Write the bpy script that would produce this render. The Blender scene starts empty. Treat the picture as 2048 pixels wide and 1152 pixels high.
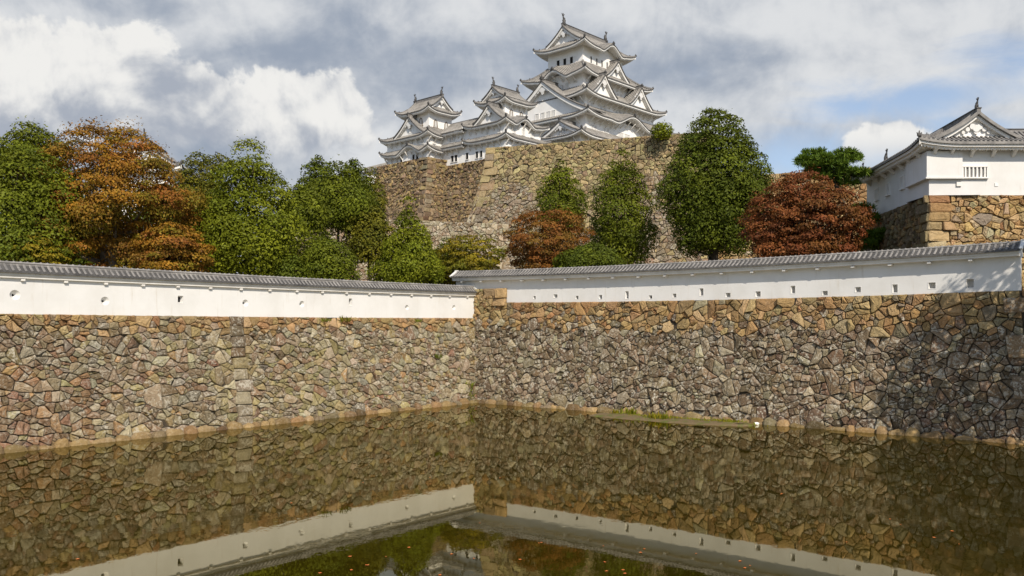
import bpy, math, random
import numpy as np
from mathutils import Vector
R_ = math.radians
SC = bpy.context.scene
COL = SC.collection
# ------------------------------------------------------------------ camera, light, exposure
F = 1706.67            # focal length in pixels of the 2048 px wide picture
H = 5.75               # eye height above the water
cam = bpy.data.objects.new("camera", bpy.data.cameras.new("camera")); COL.objects.link(cam)
cam.location = (0, 0, H); cam.rotation_euler = (R_(90), 0, 0)
cam.data.lens = 30.0; cam.data.sensor_width = 36.0; cam.data.shift_y = 74 / 2048
cam.data.clip_end = 20000; cam.data.clip_start = 0.1
SC.camera = cam
SC.view_settings.view_transform = 'Standard'; SC.view_settings.look = 'None'
SC.view_settings.exposure = 0.14; SC.view_settings.gamma = 1.0
SUN_EL = R_(41.0)
SUNH = Vector((0.293, -0.956, 0)).normalized()
SUN = Vector((SUNH.x * math.cos(SUN_EL), SUNH.y * math.cos(SUN_EL), math.sin(SUN_EL)))
ld = bpy.data.lights.new("sun", 'SUN'); ld.energy = 4.6; ld.angle = R_(0.5); ld.color = (1.0, 0.905, 0.77)
lo = bpy.data.objects.new("sun", ld); COL.objects.link(lo)
lo.rotation_euler = SUN.to_track_quat('Z', 'Y').to_euler(); lo.location = (30, -40, 60)

def W(px, py, Y): return ((px - 1024) / F * Y, Y, H + (650 - py) / F * Y)
def G(px, py, z=0.0):
    Y = (H - z) * F / (py - 650); return ((px - 1024) / F * Y, Y, z)

# ------------------------------------------------------------------ node helpers
class NT:
    dim = '3D'
    def __init__(s, tree): s.t = tree; s.n = tree.nodes; s.l = tree.links
    def new(s, typ, **kw):
        n = s.n.new(typ)
        for k, v in kw.items(): setattr(n, k, v)
        return n
    def put(s, sock, v):
        if v is None: return
        if hasattr(v, 'is_output') or isinstance(v, bpy.types.NodeSocket): s.l.new(v, sock)
        else:
            if isinstance(v, (tuple, list)) and len(v) == 3 and sock.type == 'RGBA': v = (*v, 1)
            sock.default_value = v
    def m(s, op, a, b=None, c=None, clamp=False):
        n = s.new('ShaderNodeMath', operation=op); n.use_clamp = clamp
        s.put(n.inputs[0], a); s.put(n.inputs[1], b); s.put(n.inputs[2], c); return n.outputs[0]
    def mix(s, f, a, b, mode='MIX'):
        n = s.new('ShaderNodeMix', data_type='RGBA', blend_type=mode)
        s.put(n.inputs[0], f); s.put(n.inputs[6], a); s.put(n.inputs[7], b); return n.outputs[2]
    def noise(s, vec, scale, detail=4, rough=.55, dist=0.0):
        n = s.new('ShaderNodeTexNoise'); s.put(n.inputs['Vector'], vec); n.noise_dimensions = s.dim
        n.inputs['Scale'].default_value = scale; n.inputs['Detail'].default_value = detail
        n.inputs['Roughness'].default_value = rough; n.inputs['Distortion'].default_value = dist
        return n.outputs[0]
    def ramp(s, v, lo, hi):
        n = s.new('ShaderNodeMapRange', interpolation_type='SMOOTHSTEP'); s.put(n.inputs[0], v)
        s.put(n.inputs[1], lo); s.put(n.inputs[2], hi); return n.outputs[0]
    def scale(s, vec, sc):
        n = s.new('ShaderNodeMapping'); s.put(n.inputs[0], vec); n.inputs['Scale'].default_value = sc; return n.outputs[0]

# ------------------------------------------------------------------ world: blue sky with clouds
world = bpy.data.worlds.new("World"); SC.world = world; world.use_nodes = True
def build_world():
    t = NT(world.node_tree); t.n.clear(); t.dim = '2D'
    world.cycles.sampling_method = 'MANUAL'; world.cycles.sample_map_resolution = 256
    out = t.new('ShaderNodeOutputWorld'); bg = t.new('ShaderNodeBackground'); t.l.new(bg.outputs[0], out.inputs[0])
    sky = t.new('ShaderNodeTexSky', sky_type='NISHITA'); sky.sun_disc = False
    sky.sun_elevation = SUN_EL; sky.sun_rotation = math.atan2(SUNH.x, SUNH.y); sky.air_density = 1.0; sky.dust_density = 0.6
    blue = t.mix(1.0, sky.outputs[0], (0.125, 0.13, 0.14), 'MULTIPLY')
    blue = t.mix(.38, blue, (.46, .50, .56))
    tc = t.new('ShaderNodeTexCoord'); sx = t.new('ShaderNodeSeparateXYZ'); t.l.new(tc.outputs['Generated'], sx.inputs[0])
    den = t.m('MAXIMUM', t.m('ADD', sx.outputs[1], 1.0), 0.15)
    u = t.m('DIVIDE', t.m('MULTIPLY', sx.outputs[0], 2.0), den); v = t.m('DIVIDE', t.m('MULTIPLY', sx.outputs[2], 2.0), den)
    cb = t.new('ShaderNodeCombineXYZ'); t.l.new(u, cb.inputs[0]); t.l.new(v, cb.inputs[1]); p = cb.outputs[0]
    def nrm(px, py):
        a = (px - 1024) / F; b = (650 - py) / F; L = math.sqrt(1 + a * a + b * b); k = 2 / (1 + 1 / L); return a / L * k, b / L * k
    def shift(vec, dx, dy):
        n = t.new('ShaderNodeMapping'); t.l.new(vec, n.inputs[0]); n.inputs['Location'].default_value = (dx, dy, 0); return n.outputs[0]
    def puff(vec, sc, det=2):
        n = t.new('ShaderNodeTexVoronoi', feature='F1', voronoi_dimensions='2D'); t.l.new(vec, n.inputs['Vector']); n.inputs['Scale'].default_value = sc
        n.inputs['Detail'].default_value = det; n.inputs['Roughness'].default_value = .55; n.normalize = True; return n.outputs['Distance']
    # warped lookup, so that outlines curl like real cloud edges
    wv = t.new('ShaderNodeTexNoise'); t.l.new(p, wv.inputs['Vector']); wv.inputs['Scale'].default_value = 11; wv.inputs['Detail'].default_value = 4; wv.noise_dimensions = '2D'
    wa = t.new('ShaderNodeVectorMath', operation='MULTIPLY_ADD'); t.l.new(wv.outputs[1], wa.inputs[0]); wa.inputs[1].default_value = (.07, .07, 0); t.l.new(p, wa.inputs[2]); pw = shift(wa.outputs[0], -.035, -.035)
    nA = t.noise(p, 8.0, 6, .58, .2); nB = t.noise(t.scale(p, (1, 1.6, 1)), 3.6, 6, .60, .5); nC = t.noise(p, 24, 4, .62, .2)
    nS = t.noise(t.scale(shift(p, .3, .1), (1, 2.6, 1)), 5.0, 6, .62, .9)
    v1 = puff(pw, 13); v2 = puff(shift(pw, -.006, -.016), 13)
    e1 = t.noise(shift(p, -.004, -.012), 8.0, 6, .58, .2)
    emb = t.m('ADD', t.m('MULTIPLY', t.m('SUBTRACT', v2, v1), 1.6), t.m('MULTIPLY', t.m('SUBTRACT', nA, e1), 2.2))     # + on the lit, upper side of a puff
    def blob(px, py, rx, ry):
        c = nrm(px, py); a = t.m('DIVIDE', t.m('SUBTRACT', u, c[0]), rx / F); b = t.m('DIVIDE', t.m('SUBTRACT', v, c[1]), ry / F)
        d = t.m('SQRT', t.m('ADD', t.m('MULTIPLY', a, a), t.m('MULTIPLY', b, b)))
        return t.m('SUBTRACT', 1.0, d)
    def soft(l):
        r = None
        for b in l:
            x = t.m('MAXIMUM', blob(*b), 0.0); r = x if r is None else t.m('MAXIMUM', r, x)
        return r
    def union(l):
        r = None
        for b in l:
            x = blob(*b); r = x if r is None else t.m('SMOOTH_MAX', r, x, .25)
        return r
    # veil of high and mid cloud, open on the right where the blue shows
    gaps = soft([(1850, 190, 330, 75), (2020, 120, 240, 75), (1600, 320, 260, 90), (1980, 250, 220, 55), (1860, 330, 240, 70)  , (1720, 210, 220, 50)])
    cov = t.ramp(t.m('SUBTRACT', t.m('ADD', t.m('ADD', t.m('MULTIPLY', nB, .5), t.m('MULTIPLY', nS, .7)), 0.36), t.m('MULTIPLY', gaps, 0.62)), 0.30, 0.86)
    cov = t.m('MULTIPLY', cov, t.m('MULTIPLY', t.ramp(sx.outputs[1], .30, .80), .97))
    dark = soft([(640, 115, 330, 120), (420, 345, 620, 95), (960, 90, 260, 160), (1180, 160, 260, 110), (1420, 130, 260, 80), (300, 20, 260, 60), (800, 170, 200, 90), (20, 330, 300, 80), (1700, 300, 400, 60)])
    light = soft([(1250, 15, 420, 80), (1500, 60, 380, 110), (1650, 170, 260, 130), (90, 20, 220, 60), (760, 330, 150, 90), (1340, 250, 200, 100), (1750, 60, 300, 60), (520, 30, 160, 60), (1010, 260, 200, 90)])
    tone = t.m('ADD', t.m('ADD', t.m('MULTIPLY', t.m('SUBTRACT', nA, .5), 2.1), t.m('MULTIPLY', t.m('SUBTRACT', nB, .5), 2.0)), t.m('SUBTRACT', t.m('MULTIPLY', light, .75), t.m('MULTIPLY', dark, .75)))
    tone = t.m('ADD', tone, t.m('MULTIPLY', emb, .55))
    veil = t.mix(t.ramp(tone, -1.25, 0.80), (0.285, 0.33, 0.405), (0.67, 0.68, 0.69))
    c = t.mix(cov, blue, veil)
    # cumulus heads
    cum = union([(20, 150, 120, 105), (120, 205, 180, 120), (250, 165, 110, 95), (290, 240, 110, 90), (420, 215, 130, 85), (560, 235, 150, 85), (645, 215, 85, 75), (1775, 305, 70, 55), (330, 205, 60, 50), (30, 270, 200, 90)])
    fld = t.m('ADD', t.m('ADD', cum, t.m('MULTIPLY', t.m('SUBTRACT', .42, v1), 1.0)), t.m('ADD', t.m('MULTIPLY', t.m('SUBTRACT', nA, .5), 1.5), t.m('MULTIPLY', t.m('SUBTRACT', nC, .5), .8)))
    msk = t.ramp(fld, 0.0, 0.24)
    low = soft([(290, 300, 260, 150), (200, 240, 150, 80), (560, 330, 460, 95), (60, 290, 260, 100), (330, 190, 100, 80)])
    shd = t.m('ADD', t.m('MULTIPLY', low, 1.1), t.m('ADD', t.m('MULTIPLY', t.m('SUBTRACT', nA, .5), -1.5), t.m('MULTIPLY', emb, -.85)))
    shd = t.m('ADD', shd, t.m('MULTIPLY', t.m('SUBTRACT', nC, .5), -.5))
    ccol = t.mix(t.ramp(shd, -.25, 1.0), (0.79, 0.782, 0.76), (0.355, 0.39, 0.455))
    fade = t.ramp(v, nrm(0, 350)[1], nrm(0, 240)[1])
    c = t.mix(t.m('MULTIPLY', msk, fade), c, ccol)
    t.l.new(c, bg.inputs[0]); bg.inputs[1].default_value = 1.0
build_world()

# ------------------------------------------------------------------ materials
def mat(name):
    m = bpy.data.materials.new(name); m.use_nodes = True; t = NT(m.node_tree); t.n.clear()
    out = t.new('ShaderNodeOutputMaterial'); b = t.new('ShaderNodeBsdfPrincipled'); t.l.new(b.outputs[0], out.inputs[0])
    tc = t.new('ShaderNodeTexCoord'); return m, t, b, tc.outputs['Object'], out
def bump(t, b, h, strength, dist):
    n = t.new('ShaderNodeBump'); t.put(n.inputs['Height'], h); n.inputs['Strength'].default_value = strength
    n.inputs['Distance'].default_value = dist; t.l.new(n.outputs[0], b.inputs['Normal'])
def simple(name, c1, c2, scale=3, rough=.8, bs=0.0, bscale=20, spec=.3, bd=.02):
    m, t, b, o, _ = mat(name)
    t.put(b.inputs['Base Color'], t.mix(t.ramp(t.noise(o, scale, 6, .6), .3, .7), c1, c2))
    b.inputs['Roughness'].default_value = rough; b.inputs['Specular IOR Level'].default_value = spec
    if bs: bump(t, b, t.noise(o, bscale, 5), bs, bd)
    return m
def plaster(name, c1, c2, stain):
    m, t, b, o, _ = mat(name)
    base = t.mix(t.ramp(t.noise(o, .6, 5, .6), .35, .7), c1, c2)
    st = t.ramp(t.noise(t.scale(o, (2.2, 2.2, .22)), 2.0, 6, .65), .56, .8)
    t.put(b.inputs['Base Color'], t.mix(t.m('MULTIPLY', st, stain), base, (.50, .45, .37)))
    b.inputs['Roughness'].default_value = .9; b.inputs['Specular IOR Level'].default_value = .15
    bump(t, b, t.noise(o, 9, 5), .15, .02); return m
def attr_node(t, name):
    a = t.new('ShaderNodeAttribute'); a.attribute_name = name; return a
def stone_mat():
    m, t, b, o, _ = mat("stone")
    a = attr_node(t, 'stone'); c = a.outputs['Color']
    n1 = t.noise(o, 1.7, 6, .65); n2 = t.noise(o, 7, 6, .7, .3); n3 = t.noise(o, 2.6, 8, .75, .5)
    k = t.m('ADD', t.m('MULTIPLY', n1, .7), t.m('ADD', t.m('MULTIPLY', n2, .75), .27))
    cc = t.new('ShaderNodeCombineColor'); [t.l.new(k, cc.inputs[i]) for i in range(3)]
    c = t.mix(1.0, c, cc.outputs[0], 'MULTIPLY'); c = t.mix(1.0, c, (1.06, 1.0, .885), 'MULTIPLY')
    li = t.m('MULTIPLY', t.ramp(t.m('ADD', n3, t.m('MULTIPLY', t.m('SUBTRACT', n2, .5), .9)), .50, .62), a.outputs['Alpha'])
    c = t.mix(li, c, (.53, .49, .40))
    di = t.ramp(t.noise(o, 3.3, 9, .8, .8), .56, .70)
    c = t.mix(t.m('MULTIPLY', di, .8), c, (.07, .055, .042))
    t.put(b.inputs['Base Color'], c); b.inputs['Roughness'].default_value = .92; b.inputs['Specular IOR Level'].default_value = .15
    bump(t, b, t.m('ADD', t.noise(o, 6, 8, .7), t.m('MULTIPLY', t.noise(o, 24, 4, .6), .4)), .9, .11); return m
def leaf_mat():
    m = bpy.data.materials.new("leaves"); m.use_nodes = True; t = NT(m.node_tree); t.n.clear()
    out = t.new('ShaderNodeOutputMaterial'); a = attr_node(t, 'leaf')
    d = t.new('ShaderNodeBsdfPrincipled'); t.l.new(a.outputs['Color'], d.inputs['Base Color']); d.inputs['Roughness'].default_value = .55
    d.inputs['Specular IOR Level'].default_value = .12
    tr = t.new('ShaderNodeBsdfTranslucent'); t.l.new(t.mix(1.0, a.outputs['Color'], (1.0, .95, .5), 'MULTIPLY'), tr.inputs[0])
    mx = t.new('ShaderNodeMixShader'); mx.inputs[0].default_value = .22
    t.l.new(d.outputs[0], mx.inputs[1]); t.l.new(tr.outputs[0], mx.inputs[2]); t.l.new(mx.outputs[0], out.inputs[0]); return m
def water_mat():
    m = bpy.data.materials.new("moat_water"); m.use_nodes = True; t = NT(m.node_tree); t.n.clear()
    out = t.new('ShaderNodeOutputMaterial'); tc = t.new('ShaderNodeTexCoord'); o = tc.outputs['Object']
    d = t.new('ShaderNodeBsdfDiffuse'); t.put(d.inputs[0], t.mix(t.ramp(t.noise(o, .12, 4), .35, .7), (.022, .0165, .001), (.028, .0205, .0015)))
    g = t.new('ShaderNodeBsdfGlossy'); t.put(g.inputs[0], (.90, .85, .66)); g.inputs['Roughness'].default_value = .018
    zone = t.ramp(t.noise(t.scale(o, (.055, .1, 1)), 1.6, 3), .42, .66)
    h = t.m('ADD', t.noise(t.scale(o, (1.0, .55, 1)), 2.6, 3, .5), t.m('MULTIPLY', t.noise(t.scale(o, (1, .6, 1)), 9, 2), .22))
    bm = t.new('ShaderNodeBump'); t.put(bm.inputs['Height'], h); bm.inputs['Distance'].default_value = .02
    t.put(bm.inputs['Strength'], t.m('ADD', t.m('MULTIPLY', zone, .13), .016)); t.l.new(bm.outputs[0], g.inputs['Normal'])
    fr = t.new('ShaderNodeFresnel'); fr.inputs[0].default_value = 1.6
    mx = t.new('ShaderNodeMixShader'); t.l.new(t.m('ADD', t.m('MULTIPLY', fr.outputs[0], .74), .15), mx.inputs[0]); t.l.new(d.outputs[0], mx.inputs[1]); t.l.new(g.outputs[0], mx.inputs[2])
    t.l.new(mx.outputs[0], out.inputs[0]); return m
def ground_mat():
    m, t, b, o, _ = mat("ground")
    c = t.mix(t.ramp(t.noise(o, .35, 6, .6), .4, .6), (.10, .075, .045), (.05, .06, .018))
    t.put(b.inputs['Base Color'], t.mix(t.ramp(t.noise(o, 3, 5), .4, .7), c, (.15, .115, .07)))
    b.inputs['Roughness'].default_value = .95; bump(t, b, t.noise(o, 4, 6), .6, .15); return m
def mud_mat():
    m, t, b, o, _ = mat("mud")
    c = t.mix(t.ramp(t.noise(o, 1.6, 7, .7), .47, .60), (.15, .105, .05), (.095, .105, .018))
    t.put(b.inputs['Base Color'], t.mix(t.ramp(t.noise(o, 9, 5), .5, .75), c, (.10, .065, .03)))
    b.inputs['Roughness'].default_value = .8; bump(t, b, t.noise(o, 7, 6), .6, .08); return m
M = dict(
    plaster=plaster("white_plaster", (.69, .68, .66), (.635, .622, .595), .60),
    plaster2=plaster("castle_plaster", (.85, .835, .805), (.80, .775, .735), .45),
    board=simple("plastered_eave", (.74, .71, .66), (.62, .595, .55), 1.5, .9),
    whiteboard=simple("plastered_gable_board", (.80, .78, .745), (.70, .68, .64), 1.5, .9),
    tile=simple("roof_tile_valley", (.055, .053, .052), (.10, .096, .092), 1.3, .75, .3, 12),
    rib=simple("roof_tile_rib", (.15, .143, .135), (.29, .272, .25), 1.6, .75, .4, 10),
    lighttile=simple("mortared_tile", (.225, .21, .19), (.345, .322, .29), .8, .85, .4, 8),
    midtile=simple("mortared_tile_valley", (.10, .094, .087), (.17, .16, .147), .8, .85),
    ridge=simple("ridge_tile", (.12, .115, .11), (.24, .225, .21), 2.5, .75, .4, 12),
    dark=simple("tile_end", (.06, .057, .054), (.13, .123, .115), 3, .7),
    bronze=simple("ornament_tile", (.05, .048, .047), (.10, .095, .09), 3, .6),
    opening=simple("dark_opening", (.012, .011, .010), (.02, .018, .016), 3, .9),
    lattice=simple("lattice_shade", (.24, .235, .225), (.30, .295, .28), 2, .9),
    shutter=simple('shaded_loophole_back', (.40, .37, .33), (.48, .45, .40), 4, .9),  # back of the closed loopholes, recess shade put into its colour
    umber=simple("lacquer_frame", (.10, .06, .025), (.17, .11, .045), 4, .5),
    bark=simple("bark", (.05, .038, .027), (.11, .085, .062), 5, .95, .7, 9, .1, .05),
    palebark=simple("pale_bark", (.16, .13, .10), (.26, .22, .175), 5, .95, .6, 9, .1, .04),
    joint=simple("wall_joint", (.035, .028, .02), (.075, .058, .04), 4, 1.0),
    pink=simple("pink_paint", (.50, .20, .16), (.58, .28, .22), 5, .6),
    red=simple("red_paint", (.45, .03, .02), (.50, .05, .04), 5, .5),
    white=simple("white_paint", (.80, .80, .78), (.74, .74, .72), 5, .5),
    stone=stone_mat(), leaf=leaf_mat(), water=water_mat(), ground=ground_mat(), mud=mud_mat())

# ------------------------------------------------------------------ mesh builder
class MB:
    def __init__(s): s.v = []; s.f = []; s.m = []; s.c = []
    def add(s, co): s.v.append(co); return len(s.v) - 1
    def face(s, idx, mi=0): s.f.append(tuple(idx)); s.m.append(mi)
    def poly(s, pts, mi=0): s.face([s.add(p) for p in pts], mi)
    def grid(s, rows, mi=0, fm=None):
        ids = [[s.add(p) for p in r] for r in rows]
        for i in range(len(ids) - 1):
            for j in range(len(ids[i]) - 1):
                s.face((ids[i][j], ids[i][j + 1], ids[i + 1][j + 1], ids[i + 1][j]), fm(i, j) if fm else mi)
    def box(s, x0, x1, y0, y1, z0, z1, mi=0, T=None):
        P = [(x, y, z) for z in (z0, z1) for y in (y0, y1) for x in (x0, x1)]
        if T: P = [T(*p) for p in P]
        i = [s.add(p) for p in P]
        for q in ((0, 1, 3, 2), (4, 5, 7, 6), (0, 1, 5, 4), (2, 3, 7, 6), (0, 2, 6, 4), (1, 3, 7, 5)): s.face([i[k] for k in q], mi)
    def bar(s, a, b, w, h, mi=0, w2=None, h2=None):
        a = Vector(a); b = Vector(b); d = (b - a).normalized(); sd = d.cross(Vector((0, 0, 1)))
        sd = Vector((1, 0, 0)) if sd.length < 1e-4 else sd.normalized(); u = sd.cross(d)
        w2 = w if w2 is None else w2; h2 = h if h2 is None else h2
        r = [[tuple(p + sd * (x * ww / 2) + u * (y * hh / 2)) for x, y in ((-1, -1), (1, -1), (1, 1), (-1, 1))] for p, ww, hh in ((a, w, h), (b, w2, h2))]
        i = [[s.add(p) for p in q] for q in r]
        for k in range(4): s.face((i[0][k], i[0][(k + 1) % 4], i[1][(k + 1) % 4], i[1][k]), mi)
        s.face(i[0][::-1], mi); s.face(i[1], mi)
    def tube(s, pts, rad, n=7, mi=0):
        pts = [Vector(p) for p in pts]; rows = []
        for k, p in enumerate(pts):
            d = (pts[min(k + 1, len(pts) - 1)] - pts[max(k - 1, 0)]).normalized()
            a = d.cross(Vector((0.31, 0.95, 0.05))).normalized(); b = d.cross(a)
            rows.append([s.add(tuple(p + (a * math.cos(2 * math.pi * j / n) + b * math.sin(2 * math.pi * j / n)) * rad[k])) for j in range(n)])
        for k in range(len(rows) - 1):
            for j in range(n): s.face((rows[k][j], rows[k][(j + 1) % n], rows[k + 1][(j + 1) % n], rows[k + 1][j]), mi)
        s.face(rows[0][::-1], mi); s.face(rows[-1], mi)
    def build(s, name, mats, parent=None, smooth=False):
        me = bpy.data.meshes.new(name); me.from_pydata(s.v, [], s.f)
        for m in (mats if isinstance(mats, (list, tuple)) else [mats]): me.materials.append(M[m])
        me.polygons.foreach_set('material_index', s.m)
        if smooth: me.polygons.foreach_set('use_smooth', [True] * len(s.f))
        if s.c:
            at = me.color_attributes.new('stone', 'FLOAT_COLOR', 'POINT'); at.data.foreach_set('color', np.array(s.c, dtype=np.float32).ravel())
        me.update(); o = bpy.data.objects.new(name, me); COL.objects.link(o)
        if parent: o.parent = parent
        return o
def tag(o, label=None, cat=None, group=None, kind=None):
    for k, v in (('label', label), ('category', cat), ('group', group), ('kind', kind)):
        if v: o[k] = v
    return o
def empty(name, loc, rz=0.0, label=None, cat=None, group=None):
    o = bpy.data.objects.new(name, None); COL.objects.link(o); o.location = loc; o.rotation_euler = (0, 0, rz); o.empty_display_size = .5
    return tag(o, label, cat, group)

# ------------------------------------------------------------------ layout of the moat corner
CORNER = Vector((-2.74, 65.0)); DL = Vector((-0.6285, -0.7778)); NL = Vector((0.7778, -0.6285))
DR = Vector((0.7773, -0.6291)); NR = Vector((-0.6291, -0.7773)); BATTER = 1.15
RLEN = 37.3
def sag(s, L, a): q = min(max(s / L, 0), 1); return -a * 4 * q * (1 - q)

# ------------------------------------------------------------------ ground, water
def smooth(x, a, b):
    q = min(max((x - a) / (b - a), 0), 1); return q * q * (3 - 2 * q)
def terrain(x, y):
    p = Vector((x, y)); sl = (p - CORNER).dot(NL); sr = (p - CORNER).dot(NR); al = (p - CORNER).dot(DR)
    land = max(smooth(-sl, .6, 1.6), smooth(-sr, .6, 1.6) * (1 - smooth(al, RLEN - 1.2, RLEN - .4) * (1 - smooth(y, 44 + .45 * (x - 25), 47 + .45 * (x - 25)))))
    bank = smooth(x, 24.5, 27.5) * (1 - smooth(y, 36, 40)); near = 1 - smooth(y, 5, 9)
    z = 6.0 + smooth(y, 66, 95) * 3.0 + 1.2 * smooth(x, 0, 22)
    lx = .678 * (x + 1.08) + .735 * (y - 151.3); ly = -.735 * (x + 1.08) + .678 * (y - 151.3)
    mx = .678 * (x + 15.85) + .735 * (y - 160); my = -.735 * (x + 15.85) + .678 * (y - 160)
    yf = 112 - 11 * (x + 3.4) / 29.8
    h1 = smooth(y - yf, 2, 5) * smooth(x + 3.4 - .1 * (y - 112), 2, 4) * (1 - smooth(x, 25, 29) * (1 - smooth(y, 122, 128))) * (1 - smooth(x, 60, 90))
    h2 = smooth(lx, 3, 5.5) * (1 - smooth(ly, 20, 24)) * smooth(ly, -16, -10) * (1 - smooth(lx, 22, 28)); h3 = smooth(mx, 3, 5) * smooth(my, 1.5, 3.5) * (1 - smooth(my, 11, 14))
    z += max(h1 * 18, h2 * 24, h3 * 25) * (1 - smooth(y, 300, 500))
    z += 11 * smooth(y, 100, 118) * smooth(x, 24, 30) * (1 - h1) * (1 - smooth(y, 119, 128)) * (1 - smooth(x, 60, 90))
    z += 3 * smooth(y, 82, 120) * smooth(-x, 25, 60)
    return max(-2 + (z + 2) * land, -2 + 6.2 * bank, -2 + 6.1 * near)
def axis(lo, hi, step, far):
    a = list(np.arange(lo, hi + .01, step)); d = step
    b = []; x = hi
    while x < far: d *= 1.5; x += d; b.append(x)
    c = []; x = lo; d = step
    while x > -far: d *= 1.5; x -= d; c.append(x)
    return c[::-1] + a + b
gx = axis(-70, 70, 1.4, 9000); gy = axis(-4, 190, 1.4, 9000)
mb = MB(); mb.grid([[(x, y, terrain(x, y)) for x in gx] for y in gy])
tag(mb.build('ground', 'ground', smooth=True), kind='structure')
mb = MB(); mb.poly([(-90, 3, 0), (90, 3, 0), (90, 78, 0), (-90, 78, 0)])
tag(mb.build('moat_water', 'water'), kind='structure')

# ------------------------------------------------------------------ dry stone walls
def clip(poly, a, b, c):            # keep a*x+b*y <= c
    out = []; n = len(poly)
    for i in range(n):
        p, q = poly[i], poly[(i + 1) % n]; dp = a * p[0] + b * p[1] - c; dq = a * q[0] + b * q[1] - c
        if dp <= 0: out.append(p)
        if (dp < 0) != (dq < 0) and dp != dq:
            k = dp / (dp - dq); out.append((p[0] + (q[0] - p[0]) * k, p[1] + (q[1] - p[1]) * k))
    return out
def split(poly, rng, r, lvl=0):      # break a cell into angular stones along slanting lines
    a = abs(poly_area(poly))
    if a < .03 or lvl > 3 or rng.random() > min(.97, a / (r * r * 2.3)) : return [poly]
    cx = sum(p[0] for p in poly) / len(poly); cy = sum(p[1] for p in poly) / len(poly)
    sxx = sum((p[0] - cx) ** 2 for p in poly); syy = sum((p[1] - cy) ** 2 for p in poly); sxy = sum((p[0] - cx) * (p[1] - cy) for p in poly)
    for _ in range(5):
        th = .5 * math.atan2(2 * sxy, sxx - syy) + rng.gauss(0, .38) + (math.pi / 2 if rng.random() < .22 else 0)   # normal of the cut
        k = rng.uniform(-.32, .32) * math.sqrt(a); nx, ny = math.cos(th), math.sin(th); c = nx * cx + ny * cy + k; ok = []
        for p in (clip(poly, nx, ny, c), clip(poly, -nx, -ny, -c)):
            if len(p) < 3: break
            ar = abs(poly_area(p)); far = max((p[i][0] - p[j][0]) ** 2 + (p[i][1] - p[j][1]) ** 2 for i in range(len(p)) for j in range(i))
            if ar < .27 * far or ar < .012: break
            ok.append(p)
        if len(ok) == 2: return [q for p in ok for q in split(p, rng, r, lvl + 1)]
    return [poly]
def cells(u0, u1, v0, v1, rng, sizes, asp, ang):
    tgt = sizes[1][1] * 1.15
    ca, sa = math.cos(ang), math.sin(ang); Mx = np.array([[ca / asp, sa / asp], [-sa * 1.0, ca * 1.0]])
    P = np.zeros((0, 2)); Q = np.zeros((0, 2)); Rr = np.zeros(0); area = (u1 - u0) * (v1 - v0)
    for (r0, r1, frac, tries) in sizes:
        want = int(area * frac / (math.pi * ((r0 + r1) / 2) ** 2 * asp)) + 1; got = 0
        for _ in range(want * tries):
            if got >= want: break
            p = np.array([rng.uniform(u0, u1), rng.uniform(v0, v1)]); q = Mx @ p; r = rng.uniform(r0, r1)
            if len(Q):
                d2 = ((Q - q) ** 2).sum(1)
                if (d2 < ((Rr + r) * .86) ** 2).any(): continue
            P = np.vstack([P, p]); Q = np.vstack([Q, q]); Rr = np.append(Rr, r); got += 1
    res = []
    for i in range(len(P)):
        d2 = ((Q - Q[i]) ** 2).sum(1); nb = np.argsort(d2)[1:26]
        poly = [(u0, v0), (u1, v0), (u1, v1), (u0, v1)]
        for j in nb:
            g = 2 * (Mx.T @ (Q[j] - Q[i])); c = (Q[j] @ Q[j]) - .45 * Rr[j] ** 2 - (Q[i] @ Q[i]) + .45 * Rr[i] ** 2
            poly = clip(poly, g[0], g[1], c)
            if len(poly) < 3: break
        if len(poly) >= 3: res += split(poly, rng, tgt)
    return res
def poly_area(p): return .5 * sum(p[i][0] * p[(i + 1) % len(p)][1] - p[(i + 1) % len(p)][0] * p[i][1] for i in range(len(p)))
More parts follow.
